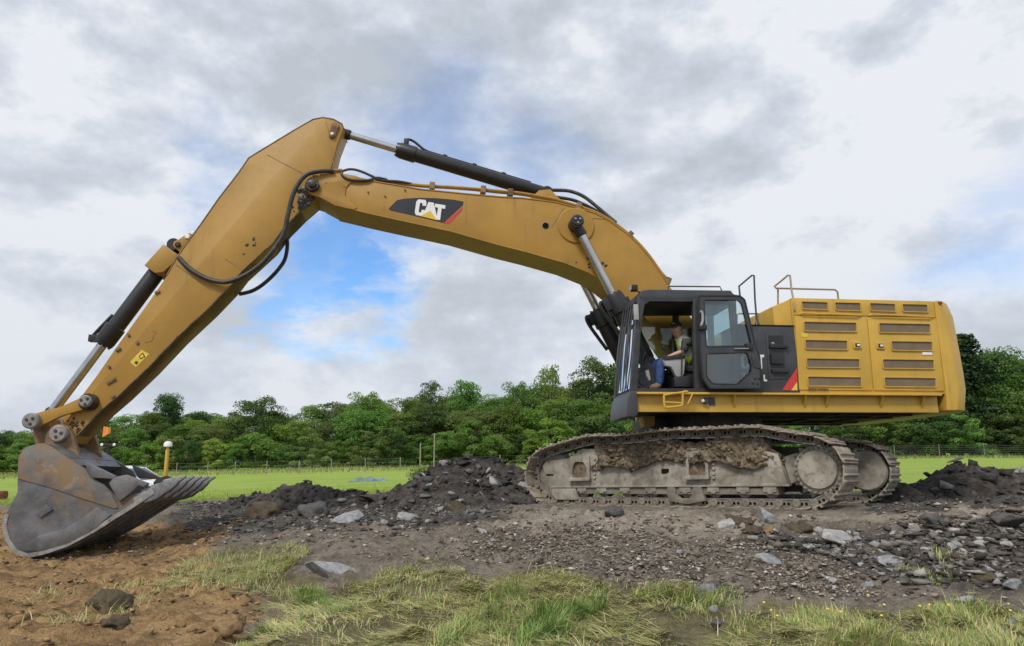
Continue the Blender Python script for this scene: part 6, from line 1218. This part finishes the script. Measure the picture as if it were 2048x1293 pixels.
def lawn():
    rg = np.random.default_rng(33); parts = []
    X, Y = spread(Z_GRASS, 60000, rg, -.02, .6); n = len(X); hd = .55*math.pi*fbm(X, Y, .8, 2, 90)+math.pi*1.15+rg.normal(0, .55, n)       # flattened straw
    parts.append(blades('lying_grass', X, Y, rg.uniform(.07, .23, n), hd, rg.uniform(1.05, 1.52, n), rg.uniform(.0024, .0045, n), pal(n, rg, [.46, .38, .13, .03])*1.05, 1, .3))
    X, Y = spread(Z_GRASS, 7000, rg, .15, .3, 15, 1.1); n = len(X); hd = rg.uniform(0, 6.28, n)
    parts.append(blades('short_grass', X, Y, rg.uniform(.06, .17, n), hd, rg.uniform(.15, .9, n), rg.uniform(.002, .004, n), pal(n, rg, [.30, .38, .26, .06]), 2, .7))
    strips = [([(1480, 1255), (1600, 1225), (1720, 1212), (1770, 1265), (1850, 1218), (1960, 1215), (2100, 1245), (2300, 1400), (1400, 1400), (1420, 1290)], 17000, .06, .24, [.28, .38, .28, .06], .5), ([(430, 1130), (520, 1100), (590, 1108), (600, 1135), (520, 1160), (440, 1160)], 2300, .07, .20, [.25, .40, .28, .07], .8), ([(540, 1190), (640, 1190), (660, 1230), (600, 1260), (560, 1230)], 3200, .07, .20, [.08, .22, .52, .18], .6),
              ([(785, 1130), (870, 1122), (900, 1155), (820, 1175), (780, 1165)], 1600, .08, .22, [.35, .37, .23, .05], .8), ([(1010, 1165), (1090, 1130), (1160, 1170), (1210, 1200), (1080, 1215), (1000, 1180)], 3600, .10, .32, [.48, .40, .11, .01], 1.15), ([(1240, 1180), (1360, 1185), (1380, 1215), (1260, 1210)], 2600, .12, .30, [.35, .4, .22, .03], 1.0), ([(1040, 1290), (1130, 1230), (1190, 1225), (1180, 1270), (1120, 1300)], 2600, .15, .36, [.02, .1, .55, .33]), ([(450, 1310), (540, 1255), (620, 1270), (640, 1310)], 3500, .08, .22, [.15, .35, .35, .15]), ([(860, 1260), (1000, 1200), (1100, 1190), (1080, 1260), (960, 1310)], 4000, .08, .22, [.15, .35, .35, .15]), ([(1840, 1120), (1920, 1110), (1960, 1150), (1900, 1175), (1850, 1165)], 1300, .08, .2, [.15, .4, .35, .1]), ([(1395, 1175), (1480, 1170), (1500, 1220), (1400, 1230)], 1200, .08, .2, [.15, .4, .35, .1])]
    for pxs, n, l0, l1, w, *ln in strips:
        z = zone(pxs); X, Y = spread(z, n, rg, .06, .4, 40, 1.9); hd = 1.2*math.pi*fbm(X, Y, 1.2, 2, 95)+rg.normal(0, 1.0, n); tall = .40+1.1*np.clip(fbm(X, Y, 2.4, 3, 12)+.30, 0, 1)
        parts.append(blades('tuft_grass', X, Y, rg.uniform(l0, l1, n)*tall*.85, hd, np.abs(rg.normal(ln[0] if ln else .4, .35, n)), rg.uniform(.0022, .0048, n), pal(n, rg, w), 3, .9))
    # a few dry tufts lost on the clay
    X = []; Y = []
    for px, py in ((170, 1095), (250, 1225), (350, 1150), (375, 1165), (140, 1240), (300, 1190), (410, 1180), (90, 1190), (250, 1180)):
        c = ground_at(px, py); X.append(rg.normal(c[0], .12, 170)); Y.append(rg.normal(c[1], .16, 170))
    X, Y = np.concatenate(X), np.concatenate(Y); n = len(X); parts.append(blades('dry_grass', X, Y, rg.uniform(.06, .2, n), rg.uniform(0, 6.28, n), rg.uniform(.3, 1.3, n), rg.uniform(.002, .004, n), pal(n, rg, [.5, .35, .1, .05]), 5, .8))
    r = empty('grass'); tag(r, 'patchy flattened grass and green tufts along the foreground', 'grass', kind='stuff')
    for me in parts: o = link(bpy.data.objects.new(me.name, me), r); o['kind'] = 'stuff'
    # yellow flowers in the tufts at right
    mb = MB(); k = 0
    while k < 14:
        px, py = random.uniform(1500, 2040), random.uniform(1230, 1290); c = ground_at(px, py); z = c[2]+random.uniform(.12, .22); mb.lathe((c[0], c[1], z), (c[0], c[1]-.3, z+1), [(0, .002), (.004, .011), (.007, .009)], 7); k += 1
    o = mb.build('flower_heads', mat('buttercup_yellow', (.75, .60, .03), .5), r); o['kind'] = 'stuff'
lawn()
def field_grass():                                   # tufts over the mown field, and a scruffy fringe where it meets the dirt
    rg = np.random.default_rng(51); X = rg.uniform(-26, 4, 26000); Y = field_edge(X)+rg.exponential(2.2, 26000)-.3; ok = (np.abs(X/Y) < .8); X, Y = X[ok], Y[ok]; n = len(X)
    c = np.stack([np.array([.28, .37, .07])]*n)*rg.uniform(.7, 1.2, (n, 1)); me = blades('field_grass', X, Y, rg.uniform(.05, .14, n), rg.uniform(0, 6.28, n), rg.uniform(.1, .8, n), rg.uniform(.006, .012, n), c, 7, .6); tag(link(bpy.data.objects.new('field_grass', me)), 'short bright green grass of the mown field behind', 'grass', kind='stuff')
    X = rg.uniform(-70, 70, 22000); Y = rg.uniform(62, 75, 22000); n = len(X); c = pal(n, rg, [.1, .45, .35, .1])*.8; me = blades('rough_grass', X, Y, rg.uniform(.15, .45, n), rg.uniform(0, 6.28, n), rg.uniform(.1, .8, n), rg.uniform(.015, .03, n), c, 8, .6); tag(link(bpy.data.objects.new('rough_grass', me)), 'rough taller grass between the fence and the wood', 'grass', kind='stuff')
field_grass()
# ------------------------------------------------------------------ fences, vehicle behind the bucket, small things
M['post'] = mat('weathered_post', (.27, .25, .20), .85, var=.2, vscale=8); M['wire'] = mat('fence_wire', (.10, .10, .10), .5, .6); M['white_paint'] = mat('white_car_paint', (.72, .73, .74), .3, var=.03, coat=.5); M['car_glass'] = mat('car_window', (.02, .03, .05), .08, spec=.8); M['tyre'] = mat('tyre_rubber', (.02, .02, .02), .9)
def fence(name, label, posts, Hp, nw, wire_r=.008, pr=.035, wm='wire'):
    base = []
    for px, py, Y in posts: r = ray(px, py); x = r[0]*Y/r[1]; base.append(Vector((x, Y, float(H(x, Y)))))
    root = empty(name, Matrix.Translation(base[0])); tag(root, label, 'fence')
    for b in base: o = MB().lathe((0, 0, -.3), (0, 0, 1), [(0, pr), (Hp+.3, pr*.9), (Hp+.33, pr*.4)], 8).build('post', M['post'], root); o.location = b-base[0]
    for k in range(nw):
        h = Hp*(.2+.75*k/max(1, nw-1)); pts = []
        for a, b in zip(base[:-1], base[1:]): pts += [a-base[0]+Vector((0, -.05, h)), (a+b)/2-base[0]+Vector((0, -.05, h-.03))]
        MB().tube(pts+[base[-1]-base[0]+Vector((0, -.05, h))], wire_r, 5, 2, smooth=False).build('wire', M[wm], root)
fence('wire_fence', 'post and wire fence across the field between bucket and spoil heap', [(292, 945, 60), (353, 944, 60), (415, 944, 60), (470, 944, 60), (533, 944, 60), (598, 944, 60), (662, 944, 60), (730, 944, 60), (800, 944, 60)], 1.15, 4, .006)
fence('wire_fence', 'fence of dark horizontal wires before the wood at the right edge', [(1700, 915, 66), (1790, 915, 66), (1880, 915, 66), (1970, 915, 66), (2060, 915, 66), (2150, 915, 66)], 1.2, 6, .022)
fence('wire_fence', 'short fence left of the track with one pale post showing', [(930, 925, 58), (1000, 925, 58), (1070, 925, 58), (1140, 925, 58)], 1.1, 3, .006)
for px, py0, py1, Y, lb in ((840, 928, 888, 40, 'thin pale pole standing in the field left of the two, before the wood'), (868, 925, 868, 38, 'taller thin pole right above the top of the spoil heap')):
    r0 = ray(px, py0); r1 = ray(px, py1); x = r0[0]*Y/r0[1]; zb_ = float(H(x, Y)); zt_ = CAMZ+r1[2]*Y/r1[1]; o = MB().lathe((0, 0, -.2), (0, 0, 1), [(0, .035), (zt_-zb_+.2, .03), (zt_-zb_+.22, .02)], 8).build('pole', M['post']); o.location = (x, Y, zb_); tag(o, lb, 'pole')
def car():
    Y = 26.0; r = ray(368, 950); xf = r[0]*Y/r[1]; zg = float(H(xf-2, Y)); root = empty('parked_car', Matrix.Translation((xf-2.2, Y, zg))@Matrix.Diagonal((1, 1, .92, 1))); tag(root, 'white car mostly hidden behind the bucket, bonnet showing past the teeth', 'car')
    prof = [(2.2, .35), (2.22, .62), (2.12, .80), (1.15, .95), (1.05, .97), (.40, 1.40), (-.15, 1.47), (-1.1, 1.42), (-1.75, 1.02), (-2.15, .92), (-2.2, .4), (-1.75, .33), (-1.68, .55), (-1.4, .70), (-1.1, .55), (-1.02, .30), (1.0, .30), (1.08, .55), (1.38, .70), (1.68, .55), (1.75, .33)]
    MB().prism(prof, -.85, .85).build('body', M['white_paint'], root, bevel=.06, bseg=3)
    for q in ([(.92, 1.00), (.36, 1.35), (-.2, 1.40), (-.2, 1.0)], [(-.27, 1.0), (-.27, 1.40), (-1.05, 1.36), (-1.5, 1.02)]): MB().prism(q, -.856, -.846).build('side_window', M['car_glass'], root)
    MB().add([(1.07, -.70, .99), (1.07, .70, .99), (.45, .62, 1.39), (.45, -.62, 1.39)], [[0, 1, 2, 3]]).build('windscreen', M['car_glass'], root)
    for x in (1.38, -1.4):
        for s in (1, -1): MB().lathe((x, s*.64, .31), (x, s*2, .31), [(0, .26), (.02, .31), (.18, .31), (.2, .26)], 20).build('wheel', M['tyre'], root)
    for s in (1, -1): MB().box((2.16, s*.6, .66), (.10, .36, .14)).build('headlamp', M['chrome'], root, bevel=.03)
car()
def mast():
    Y = 27.5; r = ray(331, 950); x = r[0]*Y/r[1]; z = float(H(x, Y)); rt = ray(331, 889); zt_ = CAMZ+rt[2]*Y/rt[1]; root = empty('receiver_mast', Matrix.Translation((x, Y, z))); tag(root, 'yellow mast topped by a round white receiver, behind the bucket teeth', 'mast'); h = zt_-z
    MB().lathe((0, 0, -.1), (0, 0, 1), [(0, .075), (h-.10, .07), (h-.08, .05), (h, .05)], 14).build('pole', M['yellow_clean'], root); MB().lathe((0, 0, h-.10), (0, 0, 9), [(0, .10), (.02, .15), (.12, .155), (.18, .12), (.21, .05)], 20).build('receiver', M['white'], root)
mast()
def beacon():                                        # black bar with two white lamps and an orange flag, seen between stick and bucket
    Y = 28.0; a = ray(216, 905); x = a[0]*Y/a[1]; z = float(H(x, Y)); zt_ = CAMZ+ray(216, 891)[2]*Y/ray(216, 891)[1]; h = zt_-z; root = empty('lamp_stand', Matrix.Translation((x, Y, z))); tag(root, 'black lamp bar with two white lamps and an orange flag behind the stick end', 'lamp stand')
    MB().cyl((0, 0, -.1), (0, 0, h), .05, 10).build('pole', M['black'], root); MB().box((0, 0, h), (.72, .12, .12)).build('lamp_bar', M['black'], root, bevel=.02)
    for x_ in (-.22, .26): MB().lathe((x_, -.05, h+.02), (x_, -3, h+.02), [(0, .05), (.04, .06), (.07, .045), (.08, .02)], 18).build('lamp', M['white'], root)
    fl = MB().cyl((-.30, 0, h), (-.30, 0, h+.75), .015, 8).build('flag_staff', M['black'], root)
    V = []; n = 9
    for i in range(n):
        for j in range(6): u, v = i/(n-1), j/5; V.append((-.30+.30*u, .05*math.sin(u*7)*u, h+.74-.44*v*(1-.5*u)-.06*u))
    MB().add(V, [[i*6+j, i*6+j+1, (i+1)*6+j+1, (i+1)*6+j] for i in range(n-1) for j in range(5)]).build('flag', mat('orange_flag', (.75, .26, .05), .7), root)
beacon()
def drum():
    c = ground_at(2, 1000); o = MB().lathe((0, 0, -.05), (0, 0, 1), [(0, .16), (.1, .19), (.3, .21), (.42, .17), (.44, .05)], 16).build('rusty_drum', mat('rust_red', (.17, .05, .03), .85, var=.4, vscale=9)); o.location = c; o.scale = (1.2, 1.2, 1.0); tag(o, 'rusty red-brown drum on the dirt at the left edge', 'drum')
drum()
def tarp():
    Y = 42; r = ray(745, 953); x = r[0]*Y/r[1]; z = float(H(x, Y)); nu, nv = 40, 14; V = []
    for i in range(nu):
        for j in range(nv): u, v = i/(nu-1), j/(nv-1); V.append((2.6*(u-.5), 1.2*(v-.5), .30*math.sin(math.pi*v)*math.sin(math.pi*min(1, u*1.02))**.6*(1-.55*u)+.06*math.sin(u*23+v*7)*math.sin(math.pi*v)-.02))
    o = MB().add(V, [[i*nv+j, i*nv+j+1, (i+1)*nv+j+1, (i+1)*nv+j] for i in range(nu-1) for j in range(nv-1)]).build('tarpaulin', mat('faded_tarp', (.13, .20, .19), .6, var=.3, vscale=2, dirt=[((.05, .09, .20), 1.2, .5, .62, .8)])); o.location = (x, Y, z); tag(o, 'low blue-green tarpaulin lying on the field left of the spoil heap', 'tarpaulin')
tarp()
def weeds():
    rg = np.random.default_rng(9); V = []; c0 = (-1.95, 15.7); n = 900; z0, _ = hh1(np.array([[c0[0]]]), np.array([[c0[1]]])); d = rg.normal(size=(n, 3)); d /= np.linalg.norm(d, axis=1)[:, None]; p = np.array([c0[0], c0[1], float(z0[0, 0])+.12])+d*rg.uniform(.2, 1, n)[:, None]*np.array([.34, .3, .26])
    a = rg.normal(size=(n, 3)); a /= np.linalg.norm(a, axis=1)[:, None]; b = np.cross(a, rg.normal(size=(n, 3))); b /= np.linalg.norm(b, axis=1)[:, None]; s = rg.uniform(.02, .05, n)[:, None]; V = np.stack([p-a*s, p-b*s*.5, p+a*s, p+b*s*.5], 1).reshape(-1, 3); c = np.repeat(pal(n, rg, [.05, .2, .6, .15]), 4, 0)
    o = link(bpy.data.objects.new('weeds', raw_mesh('weeds', V, np.arange(4*n).reshape(-1, 4), None, [M['grass']], colors=c))); tag(o, 'clump of green weeds on the left shoulder of the spoil heap', 'weeds')
    x, y = -1.45, 15.5; z, _ = hh1(np.array([[x]]), np.array([[y]])); Vr, Tr = rock_arrays(901, (1.1, .8, .9), 30); me = raw_mesh('plastic_sheet', Vr*.24, None, Tr, [mat('crumpled_plastic', (.40, .31, .37), .4, var=.3, vscale=9, dirt=[((.12, .08, .12), 14, .5, .62, .8)], bump=(20, 1.0, .05))]); o = link(bpy.data.objects.new('plastic_sheet', me)); o.location = (x, y, float(z[0, 0])+.05); o.rotation_euler = (.3, .4, .2); tag(o, 'crumpled pinkish plastic sheet near the top of the spoil heap', 'litter')
weeds()
